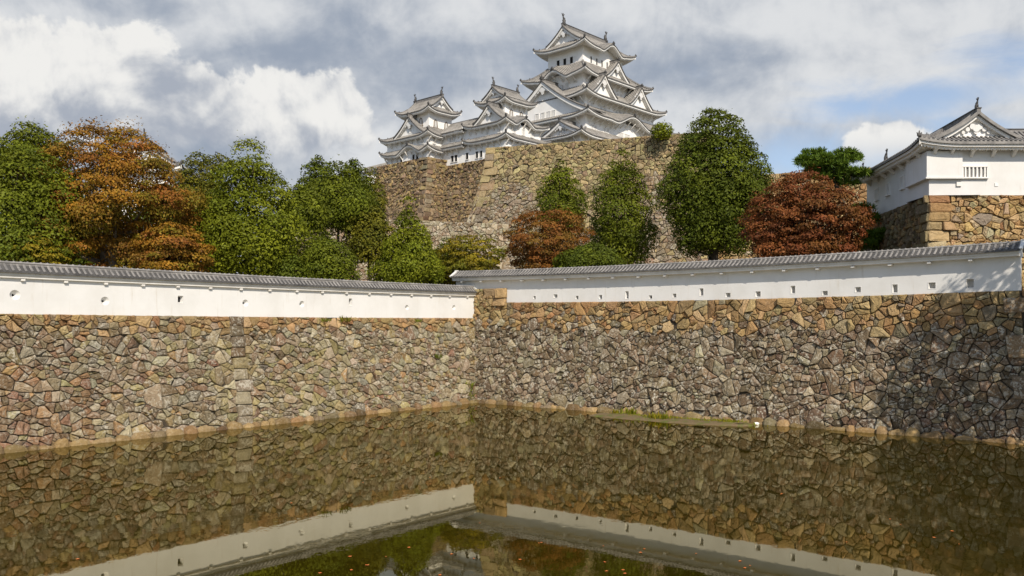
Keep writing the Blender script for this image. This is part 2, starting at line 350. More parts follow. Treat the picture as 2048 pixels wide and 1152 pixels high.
def stone(mb, poly, fmap, rng, col, gap=.028, depth=.22, proud=0.0, soft=.10, bulge=1.0, square=False):
    a = abs(poly_area(poly))
    if a < .004: return
    n = len(poly); cx = sum(p[0] for p in poly) / n; cy = sum(p[1] for p in poly) / n; r = math.sqrt(a / math.pi)
    q = []
    for i in range(n):                      # cut the corners, longer edges get a bend
        p0, p1 = poly[i], poly[(i + 1) % n]; L = math.hypot(p1[0] - p0[0], p1[1] - p0[1])
        if L < .03: continue
        k = min(soft, .5) if not square else min(.06 / L, .3)
        k *= rng.uniform(.5, 1.2)
        q.append((p0[0] + (p1[0] - p0[0]) * k, p0[1] + (p1[1] - p0[1]) * k))
        if L > .35 and not square: 
            j = rng.uniform(-.03, .012); q.append(((p0[0] + p1[0]) / 2 + (cx - p0[0] / 2 - p1[0] / 2) * -j, (p0[1] + p1[1]) / 2 + (cy - p0[1] / 2 - p1[1] / 2) * -j))
        q.append((p1[0] + (p0[0] - p1[0]) * k, p1[1] + (p0[1] - p1[1]) * k))
    n = len(q)
    if n < 3: return
    tx, ty = rng.gauss(0, .15), rng.gauss(0, .15); h = proud + rng.uniform(-.06, .095) * bulge; rg = rng.uniform(.5, 1.3) * gap
    def ring(ins, dz, jit):
        out = []
        for (x, y) in q:
            dx, dy = x - cx, y - cy; l = math.hypot(dx, dy) + 1e-6; f = max(1 - ins / l, .12)
            X, Y = cx + dx * f, cy + dy * f
            if jit: X += rng.uniform(-.016, .016); Y += rng.uniform(-.016, .016)
            out.append((X, Y, dz + (tx * dx + ty * dy) * f + (rng.uniform(-jit, jit) if jit else 0)))
        return out
    b = min(r * .27, .10)
    rings = [ring(rg * .4, -depth, 0), ring(rg, h - b * .75, .012), ring(rg + b * .35, h - b * .2, .012), ring(rg + b * 1.5, h, .022), ring(rg + b * 1.5 + r * .26, h + .012, .034)]
    ids = []
    for rr in rings:
        row = []
        for p in rr: row.append(mb.add(fmap(*p))); mb.c.append(col)
        ids.append(row)
    for k in range(4):
        for i in range(n): mb.face((ids[k][i], ids[k][(i + 1) % n], ids[k + 1][(i + 1) % n], ids[k + 1][i]))
    c = mb.add(fmap(cx, cy, h + rng.uniform(.0, .03) * bulge)); mb.c.append(col)
    for i in range(n): mb.face((ids[4][i], ids[4][(i + 1) % n], c))
def stone_wall(name, label, A, B, z0, ztop, batter, seed, sizes, color, asp=1.35, ang=0.0, curve=1.25, ext0=0.0, ext1=0.0,
               corner0=None, corner1=None, cols=(), sagamt=0.0, cap=2.5, gap=.028, bulge=1.0, group=None, footing=None, flip=False, cheight=.85, notch=None):
    """A, B: ends of the top edge in plan; the wall faces the right-hand side of A->B (or left when flip)"""
    rng = random.Random(seed); A = Vector(A); B = Vector(B); L = (B - A).length; d = (B - A) / L
    N = Vector((d.y, -d.x)) * (-1 if flip else 1); Ht = ztop - z0
    def fmap(u, v, dz):
        q = max(1 - v / Ht, 0); off = batter * q ** curve
        e0 = ext0 * q ** curve; e1 = ext1 * q ** curve
        U = u * (L + e0 + e1) / L - e0
        p = A + d * U + N * (off + dz)
        return (p.x, p.y, z0 + v + sag(u, L, sagamt) * v / Ht)
    mb = MB(); c0 = 1.35 if corner0 else 0; c1 = 1.35 if corner1 else 0
    spans = []; x = c0
    for (ua, ub) in cols: spans.append((x, ua)); x = ub
    spans.append((x, L - c1))
    for (ua, ub) in spans:
        if ub - ua < .5: continue
        for poly in cells(ua, ub, 0, Ht, rng, sizes, asp, ang):
            n = len(poly); cx = sum(p[0] for p in poly) / n; cy = sum(p[1] for p in poly) / n
            if notch and notch(cx, cy): continue
            stone(mb, poly, fmap, rng, color(cx, cy, rng, L, Ht), gap, bulge=bulge)
    def blocks(ua, ub, long, edge):
        v = 0; k = 0
        while v < Ht - .2:
            hh = min(rng.uniform(.8, 1.2) * cheight, Ht - v)
            if Ht - v - hh < .3: hh = Ht - v
            w = (ub - ua) + (long if k % 2 else 0)
            a0, a1 = (ua, ua + w) if edge == 0 else (ub - w, ub)
            if edge == 2: a0, a1 = ua - (.0 if k % 2 else .15), ub + (.12 if k % 2 else 0)
            if notch and notch((a0 + a1) / 2, v + hh / 2): break
            cuts = [a0, a1]
            if k % 2 and edge != 2 and rng.random() < .5: cuts = [a0, (a0 + a1) / 2 + rng.uniform(-.2, .2), a1]
            for i in range(len(cuts) - 1):
                stone(mb, [(cuts[i], v), (cuts[i + 1], v), (cuts[i + 1], v + hh + rng.uniform(-.03, .03)), (cuts[i], v + hh)], fmap, rng,
                      tuple(x * (.68 if edge == 2 and q_ < 3 else 1) for q_, x in enumerate(color(ua, v, rng, L, Ht))), gap * .8, proud=.0 if edge == 2 else .05, square=True, bulge=.5)
            v += hh; k += 1
    if corner0: blocks(0, 1.3, .8, 0)
    if corner1: blocks(L - 1.3, L, .8, 1)
    for (ua, ub) in cols: blocks(ua, ub, 0, 2)
    root = mb.build(name, 'stone'); tag(root, label, 'stone wall', group)
    b = MB(); rows = []
    for k in range(9): rows.append([fmap(L * i / 24, Ht * k / 8 - (.02 if k == 8 else 0), -.15) for i in range(25)])
    b.grid(rows)
    back = [(A + d * (L * i / 24) - N * cap) for i in range(25)]
    b.grid([[fmap(L * i / 24, Ht - .02, -.15) for i in range(25)], [(p.x, p.y, ztop - .03 + sag(L * i / 24, L, sagamt)) for i, p in enumerate(back)]])
    b.build('earth_core', 'joint', root)
    if footing:
        f = MB(); u = 0.0
        while u < L - .3:
            w = rng.uniform(.35, 1.25); hh = rng.uniform(.12, .40); dd = rng.uniform(.15, .40); uc = u + w / 2
            base = fmap(uc, 0, 0)
            n = 12; colr = footing(rng); rows = []; tl = rng.uniform(-.05, .05)
            for (sc, zz) in ((1.02, -.5), (1.0, .05), (.9, .5), (.66, .86), (.25, 1.0)):
                row = []
                for j in range(n):
                    a = 2 * math.pi * j / n; ex = abs(math.cos(a)) ** .8 * math.copysign(1, math.cos(a)); ey = abs(math.sin(a)) ** .6 * math.copysign(1, math.sin(a))
                    p = fmap(u + w / 2 + ex * w * .52 * sc + rng.uniform(-.02, .02), -.0, ey * dd * sc)
                    row.append(f.add((p[0], p[1], zz * hh + rng.uniform(-.035, .035) + tl * ex))); f.c.append(colr)
                rows.append(row)
            for k in range(4):
                for j in range(n): f.face((rows[k][j], rows[k][(j + 1) % n], rows[k + 1][(j + 1) % n], rows[k + 1][j]))
            f.face(rows[-1]); u += w
        f.build('footing_stones', 'stone', root, smooth=False)
    return root, fmap, L, Ht
def vary(c, rng, a=.27):
    k = rng.uniform(1 - a, 1 + a); return tuple(max(.01, x * k * rng.uniform(.94, 1.06)) for x in c)
def pick(rng, opts):
    x = rng.random() * sum(o[0] for o in opts)
    for o in opts:
        x -= o[0]
        if x <= 0: return o[1]
    return opts[-1][1]
TAN = (.335, .232, .122); TAN2 = (.37, .28, .16); ORANGE = (.31, .195, .10); GREY = (.255, .215, .155); BROWN = (.215, .160, .107); PALE = (.345, .305, .23); OLIVE = (.285, .245, .14); RED = (.225, .145, .098); BLUEG = (.235, .215, .175)
def col_left(u, v, rng, L, Ht):
    q = v / Ht; s = u / L               # s 0 = corner, 1 = far left
    if q > .95 - .06 * rng.random() or (q > .86 and rng.random() < .45): return (*vary(pick(rng, [(4, TAN), (3, TAN2), (1.5, ORANGE), (1.2, GREY)]), rng), .08)
    if s > .82 and rng.random() < .7 * (1 - q) + .15: return (*vary(pick(rng, [(3, RED), (3, BROWN), (2, (.31, .2, .12)), (1, GREY)]), rng), .35)
    if .40 < s < .64 and q < .75 and rng.random() < .45: return (*vary(pick(rng, [(3, OLIVE), (1, PALE)]), rng), .2)
    return (*vary(pick(rng, [(4, GREY), (2.2, PALE), (3, BROWN), (1.4, OLIVE), (.5, RED), (1, BLUEG), (.4, TAN)]), rng), rng.uniform(.25, .8))
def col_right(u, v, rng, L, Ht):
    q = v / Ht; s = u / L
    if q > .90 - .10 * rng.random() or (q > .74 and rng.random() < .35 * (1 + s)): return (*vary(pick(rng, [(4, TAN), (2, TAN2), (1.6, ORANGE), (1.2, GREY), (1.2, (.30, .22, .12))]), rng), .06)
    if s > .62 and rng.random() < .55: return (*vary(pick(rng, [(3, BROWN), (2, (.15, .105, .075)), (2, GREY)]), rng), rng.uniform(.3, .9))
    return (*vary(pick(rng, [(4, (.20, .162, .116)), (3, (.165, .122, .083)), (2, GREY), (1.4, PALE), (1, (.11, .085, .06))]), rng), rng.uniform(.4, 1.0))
def foot(rng): return (*vary(pick(rng, [(3, (.25, .175, .09)), (1, (.15, .108, .06)), (3, (.30, .215, .115)), (1, (.19, .15, .10))]), rng, .3), .15)
SZ = [(.55, .95, .48, 14), (.34, .45, .34, 14), (.14, .22, .26, 12), (.06, .10, .24, 6)]
ZL, ZR = 6.30, 7.52
lA = CORNER - DL * 2.0; lB = CORNER + DL * 36.0
def px_to_s(px, off, D, N):
    k = (px - 1024) / F; p0 = CORNER + N * off; return (k * p0.y - p0.x) / (D.x - k * D.y)
s470 = px_to_s(487, .6, DL, NL) + 2
lw, lmap, _, _ = stone_wall('stone_wall', 'left moat wall of irregular grey and tan stones, lit by the sun', lA, lB, -.6, ZL, BATTER, 11,
    SZ, col_left, 1.5, .06, sagamt=.06, cols=((s470 - .42, s470 + .48),), footing=foot, flip=True, cheight=.62)
rA = CORNER - DR * 1.6; rB = CORNER + DR * RLEN
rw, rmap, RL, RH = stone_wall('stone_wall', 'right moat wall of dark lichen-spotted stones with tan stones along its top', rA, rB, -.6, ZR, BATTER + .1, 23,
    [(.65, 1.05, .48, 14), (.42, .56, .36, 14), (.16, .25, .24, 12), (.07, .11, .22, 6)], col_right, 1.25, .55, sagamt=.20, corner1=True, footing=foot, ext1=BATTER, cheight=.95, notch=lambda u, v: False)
qA = rB; qB = rB + Vector((.9, .43)).normalized() * 14
stone_wall('stone_wall', 'side face of the right moat wall turning away round its big corner stones', qA, qB, -.6, ZR, BATTER, 29,
    [(.5, .66, .4, 10), (.3, .42, .4, 10), (.15, .22, .25, 8)], col_right, 1.25, .4, ext0=BATTER, cap=2)
# raised pier in the angle of the two walls: tan blocks up to the eaves of the left wall
pA = CORNER + DR * -.3 + NR * -.02; pB = CORNER + DR * 3.0 + NR * -.02
stone_wall('stone_pier', 'tan squared stone pier in the corner between the two white walls', CORNER + DR * -.6 + NR * .03, CORNER + DR * 2.95 + NR * .03, ZR - .35, 8.50, .05, 34,
    [(.34, .46, .6, 14), (.2, .28, .4, 12), (.08, .12, .2, 6)], lambda u, v, rng, L, Ht: (*vary(pick(rng, [(4, TAN2), (2, (.40, .34, .2)), (1, TAN)]), rng, .15), .03), 1.35, 0, corner1=True, cheight=.55, cap=.5)

# ------------------------------------------------------------------ plastered walls with tiled roofs
RIB = ((0, 0), (.36, 0), (.37, .5), (.46, .92), (.60, 1), (.74, .92), (.83, .5), (.84, 0))
def rib_cols(L, pitch):
    n = max(1, round(L / pitch)); p = L / n
    us = [((k + f) * p, h) for k in range(n) for (f, h) in RIB]; us.append((L, 0)); return us
def plaster_wall(name, label, A, d, N, L, zb, sagamt, hole_list, tiles, OV=.37):
    root = empty(name, (A.x, A.y, zb), 0, label, 'plaster wall')
    T = .17
    def P(s, n, z): p = d * s + N * n; return (p.x, p.y, z + sag(s, L, sagamt))
    # body with openings cut out
    holes = sorted(hole_list, key=lambda h: h[0]); mb = MB(); x = 0.0; ZT = 1.70; ZB = -.25
    def strip(a, b, z0, z1):
        k = max(1, int((b - a) / 1.2))
        mb.grid([[P(a + (b - a) * i / k, T, z0) for i in range(k + 1)], [P(a + (b - a) * i / k, T, z1) for i in range(k + 1)]])
    for (s, z, w, h, kind) in holes:
        strip(x, s - w / 2, ZB, ZT); strip(s - w / 2, s + w / 2, ZB, z - h / 2); strip(s - w / 2, s + w / 2, z + h / 2, ZT); x = s + w / 2
    strip(x, L, ZB, ZT)
    k = 24
    mb.grid([[P(L * i / k, -T, ZB) for i in range(k + 1)], [P(L * i / k, -T, ZT) for i in range(k + 1)]])
    for s in (0, L): mb.poly([P(s, T, ZB), P(s, -T, ZB), P(s, -T, ZT), P(s, T, ZT)])
    mb.build('wall_body', 'plaster', root)
    for (s, z, w, h, kind) in holes:
        b = MB()
        if kind == 'round':
            n = 24; sq = []; ci = []; inn = []; bk = []
            for j in range(n):
                a = 2 * math.pi * j / n; c, q = math.cos(a), math.sin(a); m_ = max(abs(c), abs(q))
                sq.append(P(s + c / m_ * w / 2, T, z + q / m_ * h / 2)); ci.append(P(s + c * w * .47, T, z + q * h * .47))
                inn.append(P(s + c * .055, T - .24, z + q * .055)); bk.append(P(s + c * .055, T - .32, z + q * .055))
            I = [[b.add(p) for p in r] for r in (sq, ci, inn, bk)]
            for r in range(3):
                for j in range(n): b.face((I[r][j], I[r][(j + 1) % n], I[r + 1][(j + 1) % n], I[r + 1][j]), 0)
            b.face(I[3], 1)
        else:
            a_, b_ = w / 2, h / 2; c_, e_ = (w * .33, h * .36) if kind == 'dark' or kind == 'flared' else (w * .36, h * .42); dp = .24
            o = [P(s + x_ * a_, T, z + y_ * b_) for x_, y_ in ((-1, -1), (1, -1), (1, 1), (-1, 1))]
            i_ = [P(s + x_ * c_, T - dp, z + y_ * e_) for x_, y_ in ((-1, -1), (1, -1), (1, 1), (-1, 1))]
            I = [[b.add(p) for p in r] for r in (o, i_)]
            for j in range(4): b.face((I[0][j], I[0][(j + 1) % 4], I[1][(j + 1) % 4], I[1][j]), 0)
            b.face(I[1], 1 if kind in ('dark', 'flared') else 2)
            # thin raised rim
            for (x0, x1, z0, z1) in ((-a_ - .03, a_ + .03, b_, b_ + .035), (-a_ - .03, a_ + .03, -b_ - .035, -b_), (-a_ - .035, -a_, -b_, b_), (a_, a_ + .035, -b_, b_)):
                b.box(s + x0, s + x1, T, T + .008, z + z0, z + z1, 0, P)
        b.build('loophole', ['plaster', 'opening', 'shutter'], root)
    # eave board, soffit
    ne = T + OV; e = MB(); ks = [L * i / 40 for i in range(41)]
    for sg in (1, -1):
        e.grid([[P(s, sg * T, 1.64) for s in ks], [P(s, sg * (ne - .17), 1.66) for s in ks], [P(s, sg * (ne - .17), 1.77) for s in ks], [P(s, sg * (ne - .12), 1.77) for s in ks], [P(s, sg * (ne - .12), 1.95) for s in ks]])
    for s in (0, L):
        e.poly([P(s, T, 1.64), P(s, ne - .17, 1.66), P(s, ne - .12, 1.88), P(s, 0, 2.26), P(s, -ne + .12, 1.88), P(s, -ne + .17, 1.66), P(s, -T, 1.64)])
    e.build('eave_board', 'board', root)
    x = .9
    while x < L - .3:
        b = MB(); b.box(x - .09, x + .09, T - .02, ne - .20, 1.535, 1.635, 0, P); b.build('bracket', 'board', root); x += 1.95
    # tiles
    pitch = .275; us = rib_cols(L + .2, pitch); r = .075; tb = MB()
    slope = []
    for k in range(3):
        slope += [(k / 3 + .0, .018), ((k + 1) / 3 - .015, 0.0)]
    for sg in (1, -1):
        rows = []
        for (u, h) in us:
            s = u - .1; col = [P(s, sg * ne, 1.885)]
            for (q, st) in slope: col.append(P(s, sg * ne * (1 - q), 1.92 + .44 * q - .05 * math.sin(q * math.pi) + h * r + (st if h < .2 else st * 1.2)))
            rows.append(col)
        hs = [h for _, h in us]
        tb.grid(rows, fm=lambda i, j: 2 if j == 0 else (1 if max(hs[i], hs[i + 1]) > .6 else 0))
    tr = tb.build('tile_roof', tiles, root)
    rb = MB(); cs = []
    n = int(L / .3); rows = []
    for i in range(n * 4 + 1):
        s = L * i / (n * 4); hh = .035 if i % 4 == 0 else 0
        rows.append([P(s, .10, 2.26), P(s, .10, 2.345), P(s, .115, 2.35), P(s, .115, 2.37), P(s, .07 + hh * .4, 2.41 + hh * .5), P(s, .0, 2.445 + hh), P(s, -.07, 2.41), P(s, -.115, 2.37), P(s, -.10, 2.345), P(s, -.10, 2.26)])
    rb.grid(rows, fm=lambda i, j: 1 if j in (2,) else 0)
    rb.face([rb.add(p) for p in rows[0]], 0); rb.face([rb.add(p) for p in rows[-1]], 0)
    rb.build('ridge', [tiles[1], 'dark'], tr)
    v = MB()                                      # verge: mortared end of the roof
    for s in (-.1, L + .1):
        for sg in (1, -1): v.bar(P(s, sg * (ne - .02), 1.96), P(s, sg * .1, 2.38), .15, .10, 0)
        v.box(s - .10, s + .10, -.12, .12, 2.25, 2.5, 0, P)
    v.build('verge', 'whiteboard', tr)
    return root, P
def wall_s(px, A, D, N, off=.17):
    k = (px - 1024) / F; p0 = A + N * off; return (k * p0.y - p0.x) / (D.x - k * D.y)
def hole(px, py, w, h, kind, A, D, N, zb, L, sg):
    s = wall_s(px, A, D, N); p = A + N * .17 + D * s; z = H + (650 - py) / F * p.y - zb - sag(s, L, sg); return (s, z, w, h, kind)
LA = CORNER - NL * .32 + DL * .0; LLEN = 34.5
lh = [hole(px, py, w, h, k, LA, DL, NL, ZL, LLEN, .07) for (px, py, w, h, k) in
      ((30, 590, .50, .50, 'round'), (210, 602, .46, .46, 'round'), (361, 599, .32, .40, 'flared'), (491, 606, .42, .42, 'round'), (604, 608, .40, .40, 'round'), (701, 604, .28, .46, 'flared'), (814, 615, .38, .38, 'round'), (908, 615, .38, .38, 'round'))]
plaster_wall('plaster_wall', 'long white plaster wall with round loopholes and grey tiled roof, on the left of the moat corner', LA, DL, NL, LLEN, ZL, .07, lh, ['tile', 'rib', 'tile'], .33)
RA = CORNER - NR * .32 - DR * 2.2; RDL = wall_s(2041, RA, DR, NR) - .0
rh = [hole(px, py, w, h, k, RA, DR, NR, ZR, RDL, .20) for (px, py, w, h, k) in
      ((1069, 595, .22, .22, 'shut'), (1111, 592, .34, .24, 'shut'), (1154, 595, .24, .24, 'shut'), (1201, 594, .26, .28, 'shut'), (1254, 590, .26, .50, 'shut'), (1301, 594, .24, .22, 'dark'), (1349, 591, .26, .24, 'shut'),
       (1403, 584, .26, .46, 'shut'), (1456, 590, .32, .26, 'shut'), (1516, 588, .32, .32, 'shut'), (1586, 579, .26, .44, 'shut'), (1650, 586, .30, .24, 'shut'), (1716, 579, .30, .28, 'shut'), (1790, 577, .26, .44, 'shut'), (1864, 571, .34, .32, 'shut'), (1940, 567, .34, .46, 'shut'))]
plaster_wall('plaster_wall', 'long white plaster wall with small square loopholes and dark tiled roof, on the right of the moat corner', RA, DR, NR, RDL, ZR, .20, rh, ['tile', 'rib', 'dark'], .60)

# ------------------------------------------------------------------ castle roofs
def roof_set(): return dict(tile=MB(), white=MB(), ridges=[])
def new_ridge(S): S['ridges'].append(MB()); return S['ridges'][-1]
def ornament(mb, p, s, mi=0):
    x, y, z = p
    mb.box(x - .30 * s, x + .30 * s, y - .30 * s, y + .30 * s, z, z + .42 * s, mi)
    mb.bar((x, y, z + .4 * s), (x, y, z + .95 * s), .34 * s, .34 * s, mi, .1 * s, .1 * s)
    mb.bar((x - .3 * s, y, z + .3 * s), (x - .42 * s, y, z + .62 * s), .14 * s, .14 * s, mi); mb.bar((x + .3 * s, y, z + .3 * s), (x + .42 * s, y, z + .62 * s), .14 * s, .14 * s, mi)
def skirt(S, o, inn, ze, zi, up, upw, wall, kara={}, pitch=.5, ribh=.13, sides=(0, 1, 2, 3), fas=.27, tilt=.35, hips=True, orn=1.0, brackets=None):
    x0, x1, y0, y1 = o; a0, a1, b0, b1 = inn; c0, c1, e0, e1 = wall
    D = {0: ((x0, y0), (1, 0), (0, 1), x1 - x0, b0 - y0, a0 - x0, x1 - a1, e0 - y0, c0 - x0, x1 - c1),
         1: ((x1, y0), (0, 1), (-1, 0), y1 - y0, x1 - a1, b0 - y0, y1 - b1, x1 - c1, e0 - y0, y1 - e1),
         2: ((x1, y1), (-1, 0), (0, -1), x1 - x0, y1 - b1, x1 - a1, a0 - x0, y1 - e1, x1 - c1, c0 - x0),
         3: ((x0, y1), (0, -1), (1, 0), y1 - y0, a0 - x0, y1 - b1, b0 - y0, c0 - x0, y1 - e1, e0 - y0)}
    for k in sides:
        P0, d, n, L, dep, h0, h1, dw, w0, w1 = D[k]
        ks = [((c if k in (0, 1) else L - c), w, h) for (c, w, h) in kara.get(k, [])]
        def lift(u): 
            z = up * (max(0, 1 - u / upw) ** 2 + max(0, 1 - (L - u) / upw) ** 2); return z
        def kz(u):
            z = 0
            for (c, w, h) in ks:
                q = abs(u - c) / w
                if q < 1.35: z += h * (math.cos(min(q, 1) * math.pi) * .5 + .5 - (.10 * math.sin((q - .72) / .63 * math.pi) if q > .72 else 0))
            return z
        def Z(u, t): return ze + (zi - ze) * (.62 * t + .38 * t * t) + lift(u) * (1 - t) ** 1.6 + kz(u) * (1 - t ** 2.2)
        def pt(u, t, dz): return (P0[0] + d[0] * u + n[0] * dep * t, P0[1] + d[1] * u + n[1] * dep * t, Z(u, t) + dz)
        us = rib_cols(L, pitch); rows = []; NVv = 6
        for (u, h) in us:
            tm = min(1, u / h0 if h0 > 0 else 1, (L - u) / h1 if h1 > 0 else 1); tm = max(tm, .004)
            p = pt(u, 0, 0); rows.append([(p[0], p[1], p[2] - .13), ] + [pt(u, tm * j / (NVv - 1), h * ribh + .02) for j in range(NVv)])
        hs = [h for _, h in us]
        S['tile'].grid(rows, fm=lambda i, j: 2 if j == 0 else (1 if max(hs[i], hs[i + 1]) > .6 else 0))
        # fascia and raftered soffit
        stp = max(pitch * .8, .22); nn = max(4, int(L / stp)); rows = []
        for i in range(nn + 1):
            for sub in (0, 1):
                u = L * (i + .5 * sub) / nn
                if u > L: continue
                dr = 0 if sub else -.13 * min(1, pitch / .4)
                tm = min(1, u / w0 if w0 > 0 else 1, (L - u) / w1 if w1 > 0 else 1)
                base = ze + lift(u) + kz(u)
                def q(ins, z): ins = min(ins, max(dw * tm, .01)); return (P0[0] + d[0] * u + n[0] * ins, P0[1] + d[1] * u + n[1] * ins, z)
                ind = dw * tm
                kzf = kz(u) * .25
                rows.append([q(.10, base - .125), q(.12, base - .15 - fas), q(.28, base - .20 - fas + .04), q(.30, base - .2 - fas + dr - .04), q(ind, ze - .2 - fas + dr + tilt * ind + lift(u) * (1 - tm) + kz(u) * .55)])
        S['white'].grid(rows, fm=lambda i, j: 0)
        if brackets:
            u = 1.2
            while u < L - 1.2:
                bz = ze + kz(u) * .6 - .25 - fas
                a = (P0[0] + d[0] * u + n[0] * (dw + .05), P0[1] + d[1] * u + n[1] * (dw + .05), bz - 1.0 * brackets)
                b = (P0[0] + d[0] * u + n[0] * (dw * .35), P0[1] + d[1] * u + n[1] * (dw * .35), bz + .05)
                if dw > .5 and u > w0 and u < L - w1: S['white'].bar(a, b, .2, .22, 1)
                u += 1.9 * max(.7, brackets)
        for (c, w, h) in ks:                            # crest ornament and little ridge over a curved gable
            rg = new_ridge(S); rg.bar(pt(c, 0.02, .18), pt(c, .62, .16), .34, .3, 0); ornament(rg, pt(c, .0, .12), .75 * orn, 1)
        if hips and h0 > 0:
            pts = []; rg = new_ridge(S)
            for j in range(7):
                t = j / 6; u = h0 * t; p = pt(u, t, .12); pts.append(p)
            for j in range(6): rg.bar(pts[j], pts[j + 1], .38 * orn, .34 * orn, 0)
            ornament(rg, (pts[0][0], pts[0][1], pts[0][2] - .05), .62 * orn, 1); ornament(rg, pts[2], .5 * orn, 1)
def gable(S, f, c, hw, d0, d1, zb, zr, pitch=.5, ribh=.13, both=False, inset=.9, board=.55, fish=0, orn=1.0, wallz=None, ridge=1.0):
    """gabled roof; f(s, d, z) maps width, depth and height to the building; front at d0, back at d1"""
    def prof(t): return zb + (zr - zb) * (.66 * t + .34 * t * t)       # t 0 at the eave, 1 at the ridge
    us = rib_cols(d1 - d0, pitch); hs = [h for _, h in us]; NVv = 8
    for sg in (-1, 1):
        rows = []
        for (u, h) in us:
            col = [f(c + sg * hw, d0 + u, zb - .16)]
            for j in range(NVv):
                t = j / (NVv - 1); col.append(f(c + sg * hw * (1 - t), d0 + u, prof(t) + h * ribh + .02))
            rows.append(col)
        S['tile'].grid(rows, fm=lambda i, j: 2 if j == 0 else (1 if max(hs[i], hs[i + 1]) > .6 else 0))
    for e, dirn in (((d0, 1),) + (((d1, -1),) if both else ())):
        for sg in (-1, 1):
            for j in range(10):                                        # verge tiles, then the white barge boards below them
                t0, t1 = j / 10, (j + 1) / 10
                A = f(c + sg * hw * (1 - t0), e, prof(t0) + .06); B = f(c + sg * hw * (1 - t1), e, prof(t1) + .06); S['tile'].bar(A, B, .22, .17, 2)
                A = f(c + sg * hw * (1 - t0), e + dirn * .45, prof(t0) + .12); B = f(c + sg * hw * (1 - t1), e + dirn * .45, prof(t1) + .12); S['tile'].bar(A, B, .26, .22, 1)
                w = board
                def bp(t, dz, dd): return f(c + sg * hw * (1 - t), e + dirn * dd, prof(t) - .06 - dz)
                S['white'].grid([[bp(t0, 0, .08), bp(t1, 0, .08)], [bp(t0, w, .10), bp(t1, w, .10)], [bp(t0, w, .34), bp(t1, w, .34)], [bp(t0, w + .12, .40), bp(t1, w + .12, .40)], [bp(t0, w + .12, inset), bp(t1, w + .12, inset)]], 0, fm=lambda i, j: 0 if i < 2 else 1)
            S['white'].grid([[f(c + sg * hw * (1 - j / 9), e + dirn * .35, prof(j / 9) - .1) for j in range(10)], [f(c + sg * hw * (1 - j / 9), e + dirn * inset, prof(j / 9) - .1) for j in range(10)]], 0, fm=lambda i, j: 1)
        wz = zb - .6 if wallz is None else wallz
        top = [f(c + hw * (1 - j / 8) * sg, e + dirn * inset, max(prof(j / 8) - .3, wz)) for sg, js in ((-1, range(9)), (1, range(7, -1, -1))) for j in js]
        S['white'].poly(top + [f(c + hw, e + dirn * inset, wz), f(c - hw, e + dirn * inset, wz)], 2)
        # pendant ornament under the apex
        g = min(1.5, (zr - zb) * .34)
        for gi, (sx, sz, rr) in enumerate(((0, -.75, .42), (-.42, -.55, .34), (.42, -.55, .34), (0, -1.15, .26), (-.95, -.85, .26), (.95, -.85, .26), (-1.45, -1.2, .2), (1.45, -1.2, .2))):
            cen = (c + sx * g, zr - .35 + sz * g - board * .5)
            pr = [f(cen[0] + math.cos(a) * rr * g, e + dirn * (.22 + .012 * gi), cen[1] + math.sin(a) * rr * g) for a in [2 * math.pi * i / 10 for i in range(10)]]
            pb = [f(cen[0] + math.cos(a) * rr * g, e + dirn * .42, cen[1] + math.sin(a) * rr * g) for a in [2 * math.pi * i / 10 for i in range(10)]]
            S['white'].poly(pr, 3); S['white'].grid([pr + pr[:1], pb + pb[:1]], 3)
    nR = 8; rg = new_ridge(S)
    for k in range(nR):
        a = d0 - .12 + (d1 - d0 + (.24 if both else .12)) * k / nR; b = d0 - .12 + (d1 - d0 + (.24 if both else .12)) * (k + 1) / nR
        rg.bar(f(c, a, zr + .22 * ridge), f(c, b, zr + .22 * ridge), .42 * ridge, .62 * ridge, 0)
    rg.bar(f(c, d0 - .16, zr + .56 * ridge), f(c, d1 + (.16 if both else 0), zr + .56 * ridge), .56 * ridge, .12 * ridge, 1)
    if not fish:
        for e in ((d0, d1) if both else (d0,)): ornament(rg, f(c, e, zr + .3 * ridge), .8 * orn, 1)
def finish(S, root, name='tiled_roof', tiles=('midtile', 'lighttile', 'dark')):
    t = S['tile'].build(name, list(tiles), root)
    if S['white'].v: S['white'].build('eaves', ['whiteboard', 'board', 'plaster2', 'plaster'], t)
    for rg in S['ridges']: rg.build('ridge', ['ridge', 'bronze'], t)
    return t
def fish(root, p, s, face):
    """fish-shaped roof-end ornament standing on its head, tail up; face = direction (x, y) it bends towards"""
    x, y, z = p; mb = MB(); fx, fy = face
    path = [(0, 0), (.10, .25), (.16, .55), (.08, .9), (-.10, 1.2), (-.2, 1.45)]; rad = [.30, .34, .30, .22, .15, .08]
    mb.tube([(x + fx * a * s, y + fy * a * s, z + b * s) for a, b in path], [r * s for r in rad], 8, 0)
    for (a0, b0, a1, b1, w) in ((-.2, 1.4, -.55, 1.85, .16), (-.2, 1.4, -.1, 1.95, .16), (-.2, 1.4, .25, 1.8, .14), (.3, .5, .62, .75, .12), (.2, .85, .48, 1.1, .1), (-.1, .35, -.45, .6, .12)):
        mb.bar((x + fx * a0 * s, y + fy * a0 * s, z + b0 * s), (x + fx * a1 * s, y + fy * a1 * s, z + b1 * s), w * s, .2 * s, 0, w * .4 * s, .12 * s)
    mb.box(x - .34 * s, x + .34 * s, y - .34 * s, y + .34 * s, z - .3 * s, z + .06 * s, 0)
    mb.build('fish_ornament', 'bronze', root)
def storey(root, r, z0, z1, name='storey_wall', m='plaster2'):
    mb = MB(); x0, x1, y0, y1 = r
    for a, b in (((x0, y0), (x1, y0)), ((x1, y0), (x1, y1)), ((x1, y1), (x0, y1)), ((x0, y1), (x0, y0))): mb.poly([(*a, z0), (*b, z0), (*b, z1), (*a, z1)])
    mb.poly([(x0, y0, z1), (x1, y0, z1), (x1, y1, z1), (x0, y1, z1)]); mb.build(name, m, root)
